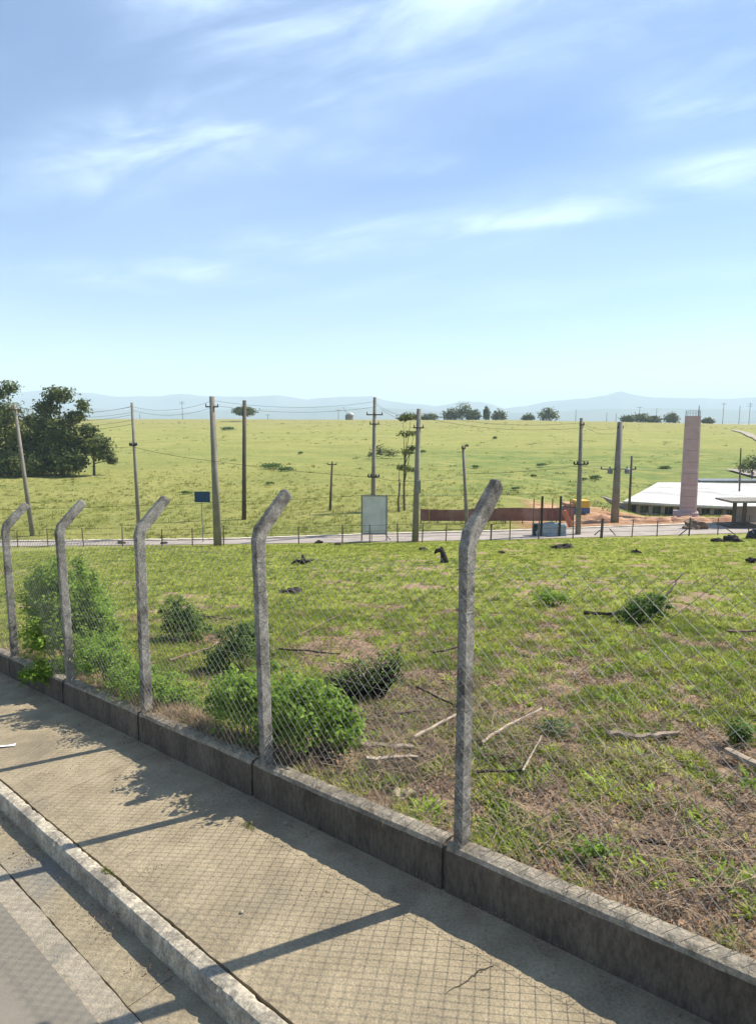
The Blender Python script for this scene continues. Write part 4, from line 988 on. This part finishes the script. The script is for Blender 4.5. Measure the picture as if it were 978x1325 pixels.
# ------------------------------------------------------------------ BUILDING SITE
MT['redboard'] = mat('red_hoarding', (.25, .115, .09), (.16, .075, .062), 1.5, .9, c3=(.33, .19, .155))
MT['roof'] = mat('white_roof', (.56, .55, .52), (.42, .41, .385), .5, .75, c3=(.33, .32, .30))
MT['brick'] = mat('raw_block', (.42, .34, .31), (.32, .25, .23), 1.5, .95)
MT['dark'] = mat('dark_opening', (.035, .035, .04), (.05, .05, .055), 2, .6)
MT['pink'] = mat('pink_render', (.43, .345, .335), (.37, .295, .285), 1.1, .9, .004, 12)
MT['clay'] = mat('orange_clay', (.36, .19, .105), (.46, .30, .20), .9, 1, .06, 5, c3=(.30, .14, .08))
MT['yellow'] = mat('yellow_paint', (.62, .40, .05), (.52, .33, .05), 2, .6)
MT['orange'] = mat('orange_netting', (.62, .17, .09), (.48, .13, .08), 3, .7)
MT['bluetarp'] = mat('blue_tarp', (.07, .12, .24), (.05, .08, .16), 2, .6)
MT['glass'] = mat('window_glass', (.05, .07, .09), (.07, .09, .11), 1, .15, spec=.5)
# red hoarding in boards
h0 = at(545, 668, 55); HR = empty('hoarding', (h0[0], h0[1], gz(h0[0], h0[1])), label='long low dark red hoarding across the far verge of the lower road', cat='hoarding')
xs = [544]; 
while xs[-1] < 742: xs.append(xs[-1] + 11)
def child_w(o, root): o.matrix_parent_inverse = Matrix.Translation(-Vector(root.location)); return o
for a, b_ in zip(xs[:-1], xs[1:]):
    pa = at(a + .4, 659 - (1.5 if a > 600 else 0) + rnd(-.6, .6), 55); pb = at(b_, 674, 55)
    mb = MB(); mb.box(((pa[0] + pb[0]) / 2, 55 + rnd(-.02, .02), (pa[2] + pb[2]) / 2), (pb[0] - pa[0], .05, pa[2] - pb[2])); child_w(mb.build('board', 'redboard', HR), HR)
    if int(a) % 2 == 0:
        g = gz(pa[0], 55.06); mb = MB(); mb.tube([(pa[0], 55.08, g - .2), (pa[0], 55.08, pa[2])], .045, 5); child_w(mb.build('post', 'polew', HR), HR)
# thin upright bars seen above the hoarding
for q, px in enumerate((689, 713, 736)):
    a = at(px, 645, 53); b_ = at(px, 690, 53); g = gz(b_[0], 53); mb = MB(); mb.tube([(0, 0, -.2), (0, 0, a[2] - g)], .05, 5); o = mb.build('stake', 'polew'); o.location = (b_[0], 53, g)
    tag(o, ['thin rusty upright stake left of the black banner posts', 'thin rusty upright stake between the black banner posts', 'thin rusty upright stake right of the black banner posts'][q], 'stake')
# orange netting, leaning
r_, o0 = sign_root('orange_barrier', 735, 684, 50, 'bright orange plastic barrier leaning beside the slim pole at the site', 'barrier')
V = [at(x, y, 50 + d) - o0 for (x, y, d) in ((728, 662, .0), (733, 660, .0), (745, 686, .3), (738, 688, .3))]; V += [v + np.array([0, .25, 0]) for v in V]
mb = MB(); mb.add(V, [(0, 1, 2, 3), (7, 6, 5, 4), (0, 4, 5, 1), (1, 5, 6, 2), (2, 6, 7, 3), (3, 7, 4, 0)]); mb.build('panel', 'orange', r_)
mb = MB(); mb.tube([at(726, 656, 50) - o0, at(742, 688, 50.2) - o0], .05, 5); mb.build('strut', 'polec', r_)
# yellow skip with blue tarpaulin: small site tanks
r_, o0 = sign_root('site_cabin', 745, 672, 66, 'yellow and orange site shed with a blue base behind the slim pole', 'shed')
for (x0, x1, y0, y1, m_, nm, dy) in [(733, 744, 652, 656, 'clay', 'roof_panel', .4), (745, 762, 648, 657, 'yellow', 'wall_panel', .0), (728, 762, 657, 664.5, 'bluetarp', 'tarpaulin', -.1), (733, 747, 664.7, 670, 'pale_blue', 'base', .1)]:
    a = at(x0, y0, 66) - o0; b_ = at(x1, y1, 66) - o0; mb = MB(); mb.box(((a[0] + b_[0]) / 2, dy + .7, (a[2] + b_[2]) / 2), (b_[0] - a[0], 1.6 + dy, a[2] - b_[2])); mb.build(nm, m_, r_)
# grey-brown wall between the shed and the building
def fence_wall(px0, px1, yt, yb, depth, m, name, label, cat, step=9):
    a0 = at(px0, yb, depth); root = empty(name, (a0[0], depth, gz(a0[0], depth)), label=label, cat=cat); x = px0
    while x < px1 - 1:
        x2 = min(px1, x + step); a = at(x, yt, depth); b_ = at(x2 - .35, yb, depth); mb = MB(); mb.box(((a[0] + b_[0]) / 2, depth, (a[2] + b_[2]) / 2), (b_[0] - a[0], .12, a[2] - b_[2])); child_w(mb.build('panel', m, root), root); x = x2
    return root
fence_wall(762, 806, 655, 668, 82, 'brick', 'block_wall', 'dull brown block wall between the yellow shed and the white roofed building', 'wall')
# clay mounds
def mound(px, py, depth, rx, ry, h, seed, label):
    c = at(px, py, depth); g = gz(c[0], depth); n = 34; V = []; 
    for i in range(n + 1):
        for j in range(n + 1):
            x = (i / n * 2 - 1); y = (j / n * 2 - 1); d = math.hypot(x, y)
            z = max(0, 1 - d * d) ** .8 * h * (.2 + 1.6 * float(fbm(x * rx + seed * 7, y * ry, .9, 5))) - .12
            V.append((x * rx, y * ry, z + gz(c[0] + x * rx, depth + y * ry) - g if True else z))
    mb = MB(); mb.add(V, [(i * (n + 1) + j, (i + 1) * (n + 1) + j, (i + 1) * (n + 1) + j + 1, i * (n + 1) + j + 1) for i in range(n) for j in range(n)])
    o = mb.build('clay_mound', 'clay', smooth=True); o.location = (c[0], depth, g); tag(o, label, 'mound')
mound(776, 681, 58, 2.8, 1.4, .85, 1, 'pale orange clay mound left of the thick concrete pole')
mound(836, 681, 58, 3.4, 1.4, .8, 2, 'orange clay mound in front of the left end of the white roofed building')
mound(885, 681, 58, 3.0, 1.2, .75, 3, 'low clay mound at the foot of the pink tower')
mound(928, 681, 57, 2.4, 1.2, .5, 4, 'small clay mound left of the bus shelter')
mound(760, 684, 56, 2.2, 1.0, .5, 5, 'low dark clay mound at the foot of the slim pole by the site')
# building: low, white single-pitch roof
D0, D1 = 80.0, 108.0
fl = at(806, 648.5, D0); fr = at(1090, 661, D0); bl = at(851, 624, D1); br = at(1090, 626, D1)
BL = empty('low_building', (fl[0], D0, gz(fl[0] + 2, D0)), label='long low unfinished building under a big white sheet roof', cat='building')
V = [fl, at(868, 652, D0), at(978, 657, D0), fr, br, at(978, 625.5, D1), at(905, 624.5, D1), bl]
V2 = [v - np.array([0, 0, .28]) for v in V]; mb = MB(); mb.add(V + V2, [(0, 1, 6, 7), (1, 2, 5, 6), (2, 3, 4, 5), (0, 8, 9, 1), (1, 9, 10, 2), (2, 10, 11, 3), (3, 11, 12, 4), (7, 15, 8, 0), (8, 15, 14, 9), (9, 14, 13, 10), (10, 13, 12, 11), (4, 12, 13, 5), (5, 13, 14, 6), (6, 14, 15, 7)])
rf = child_w(mb.build('roof', 'roof', BL), BL)
for k in range(1, 30):       # raised seams between the sheets
    t = k / 30; a = np.array(V[0]) * (1 - t) + np.array(V[3]) * t; b_ = np.array(V[7]) * (1 - t) + np.array(V[4]) * t
    # front edge follows its own bend
    px = CX + F * a[0] / a[1] if False else None
    fa = np.array([a[0], D0, np.interp(a[0], [v[0] for v in V[:4]], [v[2] for v in V[:4]]) + .03]); fb = np.array([b_[0], D1, np.interp(b_[0], [V[7][0], V[6][0], V[5][0], V[4][0]], [V[7][2], V[6][2], V[5][2], V[4][2]]) + .03])
    mb = MB(); mb.tube([fa, (fa + fb) / 2, fb], .03, 4); mb.build('seam', 'roof', rf)
mb = MB(); gb = min(gz(fl[0] + 3, D0), gz(fr[0], D0)) - .6
tops = lambda x: float(np.interp(x, [v[0] for v in V[:4]], [v[2] for v in V[:4]]))
# piers and openings along the front
x0, x1 = fl[0] + .5, fr[0] - .5; nb = 17; stp = (x1 - x0) / nb
for k in range(nb):
    xa = x0 + k * stp; zt = tops(xa) - .28
    mb = MB(); mb.box((xa + .25, D0 + 1.1, (zt + gb) / 2), (.5, .3, zt - gb)); child_w(mb.build('pier', 'brick', BL), BL)
    mb = MB(); mb.box((xa + .5 + (stp - .5) / 2, D0 + 1.1, (gb + zt - 1.25) / 2), (stp - .5, .26, zt - 1.25 - gb)); child_w(mb.build('wall_panel', 'brick', BL), BL)
    mb = MB(); mb.box((xa + .5 + (stp - .5) / 2, D0 + 1.12, zt - .16), (stp - .5, .26, .32)); child_w(mb.build('lintel', 'brick', BL), BL)
    mb = MB(); mb.box((xa + .5 + (stp - .5) / 2, D0 + 1.25, zt - .785), (stp - .5, .05, .93)); wn = child_w(mb.build('window', 'glass' if k % 3 else 'dark', BL), BL)
    mb = MB(); mb.box((xa + .5 + (stp - .5) / 2, D0 + 1.2, zt - .785), (.07, .05, .93)); mb.build('mullion', 'polec', wn)
mb = MB(); mb.box((x0, D0 + 14, (tops(x0) - .4 + gb) / 2), (.3, 25, tops(x0) - .4 - gb)); child_w(mb.build('side_wall', 'brick', BL), BL)
mb = MB(); mb.box(((bl[0] + br[0]) / 2, D1 - .5, (bl[2] - .4 + gb) / 2), (br[0] - bl[0], .3, bl[2] - .4 - gb)); child_w(mb.build('back_wall', 'brick', BL), BL)
# grey roof beyond
a = at(905, 621.5, 112); b_ = at(1040, 624.5, 112); RB = empty('rear_shed', (a[0], 112, gz(a[0], 112)), label='grey roofed shed just behind the white sheet roof, right of the pink tower', cat='shed')
mb = MB(); ga = gz((a[0] + b_[0]) / 2, 112) - .5; mb.box(((a[0] + b_[0]) / 2, 113.5, a[2] - .15), (b_[0] - a[0], 4.0, .3)); child_w(mb.build('roof', 'steel', RB), RB)
mb = MB(); mb.box(((a[0] + b_[0]) / 2, 113.5, (a[2] - .3 + ga) / 2), (b_[0] - a[0] - .8, 3.2, a[2] - .3 - ga)); child_w(mb.build('wall', 'brick', RB), RB)
# pink tower
TD = 72.0; tb = at(889, 669, TD); tt = at(896, 538, TD); g = gz(tb[0], TD)
TW = empty('pink_tower', (tb[0], TD, g), label='tall pink rendered water tower rising in front of the white roof', cat='tower')
hw0, hw1 = 12.2 / F * TD, 11.0 / F * TD; H = tt[2] - g; lean = (tt[0] - tb[0])
ang = R(-22)
rings = 9
for k in range(rings):
    z0 = H * k / rings + (.012 if k else -.4); z1 = H * (k + 1) / rings - .012; V = []
    for z in (z0, z1):
        f = z / H; hw = (hw0 + (hw1 - hw0) * f) * .80; cx_ = lean * max(f, 0)
        ch = hw * .18
        for (x, y) in ((hw, hw - ch), (hw - ch, hw), (-hw + ch, hw), (-hw, hw - ch), (-hw, -hw + ch), (-hw + ch, -hw), (hw - ch, -hw), (hw, -hw + ch)):
            V.append((cx_ + x * math.cos(ang) - y * math.sin(ang), x * math.sin(ang) + y * math.cos(ang), z))
    mb = MB(); mb.add(V, [(j, (j + 1) % 8, 8 + (j + 1) % 8, 8 + j) for j in range(8)] + [tuple(range(8))[::-1], tuple(range(8, 16))]); mb.build('tower_section', 'pink', TW)
mb = MB()
for k in range(16):
    t = k / 16 * 2 * math.pi; x, y = hw1 * .78 * math.cos(t), hw1 * .78 * math.sin(t); mb.tube([(lean + x, y, H - .1), (lean + x, y, H + .55)], .014, 4)
for z in (.3, .55): mb.tube([(lean + hw1 * .78 * math.cos(t), hw1 * .78 * math.sin(t), H + z) for t in np.linspace(0, 2 * math.pi, 17)], .014, 4, cap=False)
mb.build('railing', 'steel', TW)
mb = MB(); mb.tube([(lean + .5, -.2, H), (lean + .5, -.2, H + 1.2)], .03, 4); mb.build('antenna', 'steel', TW)
mb = MB(); mb.box((-.30, -.1, .25), (hw0 * 2.35, hw0 * 2.0, 1.0), rot=ang); mb.build('plinth', 'pink', TW)
# bus shelter
r_, o0 = sign_root('bus_shelter', 960, 685, 52, 'small open shelter with a flat roof and two posts at the right edge', 'shelter')
a = at(942, 648, 52) - o0; b_ = at(1010, 650.5, 52) - o0
mb = MB(); mb.box(((a[0] + b_[0]) / 2, .8, a[2] - .05), (b_[0] - a[0], 2.6, .16)); mb.build('roof', 'polec', r_)
for px in (950.5, 963.5, 998):
    q = at(px, 650, 52) - o0; mb = MB(); mb.box((q[0], .0, a[2] / 2 - .2), (.24, .20, a[2] + .2)); mb.build('post', 'polew', r_)
q = at(980, 670, 52) - o0; mb = MB(); mb.box((q[0], 1.8, .75), (1.9, .15, 1.5)); mb.build('back_wall', 'brick', r_)
mb = MB(); mb.box(((a[0] + b_[0]) / 2, .6, .02), (b_[0] - a[0] + .4, 2.6, .3)); mb.build('floor_slab', 'polew', r_)
chunk('rubbish_heap', 898, 684, (1.0, .6, .75), 'brownwood', 'dark brown heap of rubbish by the road in front of the pink tower', 'heap', 60, .3)
chunk('dark_bundle', 977, 697, (.55, .4, .45), 'dark', 'dark purple grey bundle by the road at the right edge', 'bundle', 61)
# pale track and grey slope, top right
def drape(name, pts, wd, m, lift=.12, **k):
    V = []; n = len(pts)
    for i, p in enumerate(pts):
        d = np.array(pts[min(i + 1, n - 1)]) - np.array(pts[max(i - 1, 0)]); d = d[:2] / np.linalg.norm(d[:2]); s = np.array([-d[1], d[0]])
        for t in (-.5, -.17, .17, .5): q = np.array(p[:2]) + s * wd * t; V.append((q[0], q[1], gz(q[0], q[1]) + lift))
    mb = MB(); mb.add(V, [(i * 4 + j, i * 4 + j + 1, i * 4 + 5 + j, i * 4 + 4 + j) for i in range(n - 1) for j in range(3)]); return mb.build(name, m, **k)
trk = [hit(950, 557, 60), hit(962, 560, 60), hit(972, 565, 60), hit(985, 572, 60), hit(1010, 585, 60), hit(1060, 600, 60)]
pp = []
for a, b_ in zip(trk[:-1], trk[1:]):
    for t in np.linspace(0, 1, 9)[:-1]: pp.append(a * (1 - t) + b_ * t)
drape('dirt_track', pp, 3.0, 'apron', .3, kind='structure')
pp = [at(955 + 12 * k, 622 - 3 * min(k, 3), 128) for k in range(9)]
drape('paved_yard', pp, 10, 'dirtroad', .35, kind='structure')

# ------------------------------------------------------------------ TREES
def tree(px, pyb, pyt, depth, wpx, label, seed, name='tree', cat='tree', blobs=None, leaf=.34, n=2600, trunk=True, m='tree', group=None, sparse=False, dome=False):
    b_ = at(px, pyb, depth); g = gz(b_[0], depth); s = depth / F; Ht = at(px, pyt, depth)[2] - g; W = wpx * s
    root = empty(name, (b_[0], depth, g), label=label, cat=cat, group=group); rs = np.random.RandomState(seed); random.seed(seed)
    bl = []
    if blobs is None:
        k0 = 9 if W > 5 else 6
        for _ in range(k0):
            a = rs.uniform(0, 6.28); r = rs.uniform(.15, .34) * W; zc = Ht * (rs.uniform(.45, .85) if not dome else rs.uniform(.68, .86))
            bl.append((r * math.cos(a), r * math.sin(a) * .8, zc, W * rs.uniform(.14, .24), W * rs.uniform(.14, .24), Ht * rs.uniform(.09, .17), 0))
        bl.append((0, 0, Ht * (.60 if not dome else .74), W * .30, W * .28, Ht * (.30 if not dome else .20), 0))
    else: bl = [(x * s, y * s, Ht * z, rx * s, rx * s * .85, rz * s, 0) for (x, y, z, rx, rz) in blobs]
    vol = sum(q[3] * q[4] + q[3] * q[5] for q in bl); bl = [q[:6] + (max(20, int(n * (q[3] * q[4] + q[3] * q[5]) / vol)),) for q in bl]
    V, Ft = leaf_cloud(bl, leaf, seed, .45, .35, .8); np_mesh('crown', V, Ft, m, root)
    if trunk:
        mb = MB(); top = Ht * .62; tr = max(.10, W * .028)
        mb.tube([(0, 0, -.4), (rnd(-.1, .1), 0, top * .4), (rnd(-.2, .2), 0, top)], [tr * 1.4, tr, tr * .5], 7)
        for q in bl[:7]:
            f = rnd(.35, .75); mb.tube([(0, 0, top * f), (q[0] * .5, q[1] * .5, (top * f + q[2]) / 2 + .1), (q[0], q[1], q[2])], [tr * .55, tr * .35, tr * .12], 5)
        mb.build('trunk', 'bark', root)
    return root
G = 'dense dark trees standing in the pasture at the left'
tree(12, 612, 493, 106, 62, 'tallest dark tree at the left edge, its round tuft above the leaning pole', 101, group=G, blobs=[(10, 0, .93, 12, 10), (-8, 0, .86, 16, 9), (0, 0, .66, 26, 18), (-18, 5, .55, 22, 24), (14, -3, .42, 22, 24), (-20, 0, .25, 24, 26), (8, 0, .18, 24, 22)], n=8500, leaf=.42)
tree(82, 612, 499, 104, 84, 'broad dark tree with a domed crown next to the one at the left edge', 102, group=G, blobs=[(2, 0, .90, 22, 12), (-14, 0, .76, 18, 12), (32, 0, .78, 11, 10), (20, 0, .66, 16, 8), (-22, 4, .55, 20, 20), (4, 0, .48, 26, 22), (-10, -3, .22, 28, 26), (14, 0, .25, 22, 24)], n=10000, leaf=.42)
tree(54, 612, 530, 108, 60, 'shorter dark tree filling the gap between the two tall ones', 103, group=G, blobs=[(-8, 0, .82, 14, 9), (10, 0, .66, 20, 18), (-12, 0, .5, 22, 20), (6, 0, .24, 28, 22)], n=5500, leaf=.42)
tree(122, 612, 548, 103, 50, 'low spreading tree with a visible trunk at the right end of the dark group', 104, group=G, blobs=[(4, 0, .62, 20, 12), (14, 0, .42, 14, 10), (-10, 0, .6, 14, 12), (-18, 0, .35, 10, 16), (-4, 0, .88, 12, 7), (24, 0, .28, 7, 5)], n=6500, leaf=.40)
tree(96, 613, 575, 101, 30, 'low dark bush at the foot of the dark trees', 105, group=G, name='bush', cat='bush', blobs=[(0, 0, .5, 16, 16), (-14, 0, .4, 14, 14)], n=3000, leaf=.40, trunk=False)
tree(20, 613, 580, 101, 60, 'low dark undergrowth at the left edge below the tallest tree', 106, group=G, name='bush', cat='bush', blobs=[(0, 0, .5, 20, 16), (-24, 0, .45, 18, 15), (24, 0, .4, 18, 13)], n=4500, leaf=.40, trunk=False)
# thin tiered tree behind the pole with the box, and the sapling next to it
tree(523, 672, 533, 64, 30, 'tall thin tree with tiers of sparse foliage beside the pole with the box', 107, blobs=[(8, 0, .955, 15, 3.2), (-2, 0, .93, 8, 3), (2, 0, .78, 12, 4.2), (12, 0, .79, 9, 3), (2, 0, .60, 11, 4.2), (10, 0, .64, 9, 4), (0, 0, .44, 10, 5), (12, 0, .42, 10, 5)], n=1500, leaf=.20)
tree(516, 672, 600, 63, 12, 'bare slender trunk with a few leaves just left of the tiered tree', 108, blobs=[(0, 0, .92, 5, 4)], n=120, leaf=.18, name='sapling')
tree(495, 612, 580, 140, 34, 'bushy small tree on the slope behind the slim pole at the grey board', 109, blobs=[(-4, 0, .5, 12, 13), (10, 0, .35, 12, 9), (-14, 0, .25, 8, 7)], n=900, leaf=.34, trunk=False)
# trees on the crest
tree(316, 545, 526, 330, 32, 'lone round headed tree on the skyline behind the dark wooden pole', 110, n=2600, leaf=.8, blobs=[(0, 0, .66, 15, 5.5), (-6, 0, .72, 8, 5), (6, 0, .70, 9, 5), (0, 0, .84, 9, 3)])
tree(105, 546, 537, 352, 14, 'tiny tree on the skyline right of the dark trees', 129, n=200, leaf=.7)
cr = [(583, 24, 530), (600, 26, 523), (612, 20, 531), (629, 9, 527), (645, 20, 532), (683, 16, 538), (709, 26, 529), (812, 20, 538), (828, 30, 535), (845, 20, 538), (868, 20, 534), (915, 16, 541), (530, 30, 536), (556, 22, 537)]
for q, (px, wd, yt) in enumerate(cr):
    d = 372; y_b = 550
    nm = {583: 'left shoulder of the tree clump', 600: 'tallest tree of the clump', 612: 'right shoulder of the tree clump', 629: 'narrow single tree right of the clump', 645: 'low bush right of the narrow tree', 660: 'tiny bush between two low bushes', 683: 'very low bush left of the dark round tree', 709: 'dark round tree', 724: 'tiny bush just right of the dark round tree', 772: 'tiny bush right of the slim site pole', 786: 'tiny bush left of the thick site pole', 812: 'left end of the low wooded strip', 828: 'middle of the low wooded strip', 845: 'right end of the low wooded strip', 868: 'dark square topped tree left of the pink tower', 882: 'tiny bush left of the pink tower', 915: 'low bush right of the pink tower', 530: 'flat bush left of the pole with the box', 556: 'flat bush right of the pole with the box'}[px]
    hh_ = y_b - yt; tree(px, y_b, yt, d, wd, nm + ' on the skyline', 200 + q, n=900, leaf=1.0, blobs=[(0, 0, .5, wd * .46, hh_ * .46), (-wd * .2, 0, .45, wd * .34, hh_ * .36), (wd * .22, 0, .4, wd * .3, hh_ * .34), (wd * .05, 0, .72, wd * .24, hh_ * .26)], trunk=False, group='trees and bushes along the skyline', name='skyline_tree')
# shrubs on the slope
sl = [(615, 606, 8, 'dark shrub on the slope above the nearest post head'), (604, 578, 4, 'tiny dark shrub high on the slope above the red hoarding'), (352, 607, 30, 'wide low dark shrub band on the slope right of the wooden pole'), (370, 610, 22, 'right end of the dark shrub band on the slope'), (295, 557, 16, 'low dark shrub just below the skyline left of the lone tree'), (349, 628, 10, 'brownish tuft on the slope below the dark shrub band'), (545, 588, 12, 'low dark shrub right of the pole with the box'),
      (770, 620, 16, 'dark shrub right of the slim site pole'), (755, 622, 8, 'small dark shrub touching the slim site pole'), (700, 605, 12, 'low shrub on the slope left of the slim site pole'), (667, 635, 10, 'low shrub on the slope above the hoarding'), (640, 568, 5, 'tiny shrub high on the slope'), (389, 588, 6, 'tiny shrub in the middle of the pasture'), (860, 607, 14, 'low shrub on the slope left of the pink tower'), (690, 618, 8, 'small shrub beside the low one left of the slim site pole'), (240, 640, 10, 'low tuft in the pasture left of the blue sign')]
for q, (px, py, wd, lb) in enumerate(sl):
    p = hit(px, py, 52); tree(px, py, py - wd * (.25 if wd > 13 else .6), p[1], wd, lb, 300 + q, n=300 + wd * 16, leaf=max(.16, p[1] * .0022), blobs=[(0, 0, .45, wd * .5, max(1.5, wd * .16)), (wd * .2, 0, .5, wd * .25, max(1.2, wd * .16)), (-wd * .25, 0, .4, wd * .22, max(1.2, wd * .13))], name='shrub', cat='shrub', trunk=False, m='vine_dark', group='shrubs scattered over the slope')
tree(972, 618, 582, 118, 34, 'dark bushy tree at the right edge above the white roof', 130, blobs=[(0, 0, .55, 16, 13), (-12, 0, .5, 9, 8), (14, 0, .6, 14, 13)], n=1500, leaf=.34)

# ------------------------------------------------------------------ SKYLINE MASTS AND OBSERVATORY
def mast(px, yb, yt, depth, kind, label):
    b_ = at(px, yb, depth); t = at(px, yt, depth); g = gz(b_[0], depth); H = t[2] - g; root = empty('mast', (b_[0], depth, g), label=label, cat='mast'); r = depth / F * .35
    mb = MB(); mb.tube([(0, 0, -1), (0, 0, H)], [r, r * .7], 5); mb.build('shaft', 'polew', root)
    if kind:
        for z in kind: mb = MB(); mb.box((0, 0, H - z), (depth / F * 7, r, r)); mb.build('crossarm', 'polew', root)
for (px, yt, kd, lb) in [(237, 519, (.6, 1.6), 'power mast with two arms on the skyline left of the thick pole'), (934, 521, (.8,), 'first power mast on the skyline right of the pink tower'), (955, 525, (), 'faint thin mast between the two power masts at the right'), (968, 521, (.8, 2.0), 'second power mast on the skyline nearest the right edge'), (826, 526, (.5,), 'thin mast above the low wooded strip'), (848, 528, (), 'thin mast above the right end of the wooded strip'), (903, 526, (), 'thin mast just right of the top of the pink tower'), (744, 530, (), 'thin mast on the skyline left of the slim site pole'), (784, 534, (), 'short mast on the skyline left of the thick site pole'), (796, 535, (), 'short mast right above the thick site pole'), (182, 535, (), 'short stub mast on the skyline beside the slim left pole'), (347, 536, (.4,), 'short mast on the skyline right of the lone tree'), (438, 530, (.4,), 'short mast left of the white domed tank')]:
    mast(px, 550, yt, 366, kd, lb)
b_ = at(452, 545, 366); g = gz(b_[0], 366); OB = empty('domed_tank', (b_[0], 366, g), label='small round tank with a white top on the skyline', cat='tank'); z = at(452, 534, 366)[2] - g
mb = MB(); mb.tube([(0, 0, -1), (0, 0, z * .5), (0, 0, z * .75)], [2.2, 2.4, 2.2], 12); mb.build('body', 'polec', OB)
mb = MB(); mb.tube([(.6, 0, z * .6), (.6, 0, z * .85), (.6, 0, z), (.6, 0, z * 1.05)], [2.2, 1.9, 1.2, .2], 12); mb.build('dome', 'roof', OB, smooth=True)
mb = MB(); mb.tube([(-1.0, 0, z * .7), (-3.4, 0, z * 1.75)], .13, 4); mb.build('jib', 'steel', OB)

# ------------------------------------------------------------------ MOUNTAINS
MT['mount'] = mat('mountain', (.07, .10, .07), (.12, .13, .10), .002, 1, coord='World')
def mountains(name, dist, prof, seed, amp):
    xs_ = np.array([p_[0] for p_ in prof], float); ys_ = np.array([p_[1] for p_ in prof], float)
    pxs = np.arange(-900, 1900, 5.0); V = []; n = 12
    for px in pxs:
        if px < xs_[0] or px > xs_[-1]: y = 516 + 14 * (fbm(px, seed, 160, 4) - .5)
        else: y = np.interp(px, xs_, ys_)
        y = y + (fbm(px, seed * 3, 26, 4) - .5) * amp
        a = (px - CX) / F; hz_ = (545 - float(y)) / F * dist
        for j in range(n + 1):
            t = j / n * 2 - 1; d = dist * (1 + .16 * t); hh = hz_ * (1 - abs(t)) ** 1.1 if t <= 0 else hz_ * (1 - t) ** 1.1
            hh *= 1 if abs(t) < .01 else (.8 + .4 * float(fbm(px, j * 37 + seed, 40, 3)))
            if t < 0: hh = min(hh, hz_ * (1 + .14 * t))
            V.append((a * d, d, ZC - 8 + (hh + 8 * (1 - abs(t)))))
    s = n + 1; m_ = len(pxs)
    mb = MB(); mb.add(V, [(i * s + j, (i + 1) * s + j, (i + 1) * s + j + 1, i * s + j + 1) for i in range(m_ - 1) for j in range(n)])
    mb.build(name, 'mount', kind='structure', smooth=True)
mountains('mountains', 6200, [(0, 512), (60, 506), (100, 507), (120, 509), (160, 514), (200, 514), (240, 510), (265, 513), (320, 515), (360, 512), (400, 518), (440, 514), (480, 513), (500, 519), (530, 523), (560, 526), (600, 520), (625, 521), (650, 528), (680, 526), (710, 520), (750, 516), (780, 513), (797, 507), (815, 512), (840, 515), (880, 516), (930, 517), (978, 514)], 5, 3.5)
mountains('hills', 4300, [(-50, 530), (100, 527), (150, 530), (250, 533), (350, 529), (450, 526), (520, 530), (600, 533), (700, 534), (760, 530), (850, 529), (978, 531)], 9, 3.5)

# ------------------------------------------------------------------ HAZE
def haze():
    me = bpy.data.meshes.new('haze'); S, z0, z1 = 13000, ZC - 20, ZC + 420; v = [(x, y, z) for z in (z0, z1) for y in (-S, S) for x in (-S, S)]
    me.from_pydata(v, [], [(0, 2, 3, 1), (4, 5, 7, 6), (0, 1, 5, 4), (2, 6, 7, 3), (0, 4, 6, 2), (1, 3, 7, 5)]); o = bpy.data.objects.new('haze', me); link(o)
    m = bpy.data.materials.new('haze'); m.use_nodes = True; t = m.node_tree; t.nodes.clear(); oo = t.nodes.new('ShaderNodeOutputMaterial'); pv = t.nodes.new('ShaderNodeVolumePrincipled')
    pv.inputs['Color'].default_value = (.70, .86, 1.0, 1); pv.inputs['Density'].default_value = 0.00024; pv.inputs['Anisotropy'].default_value = .0
    t.links.new(pv.outputs[0], oo.inputs['Volume']); me.materials.append(m); o['kind'] = 'stuff'
haze()
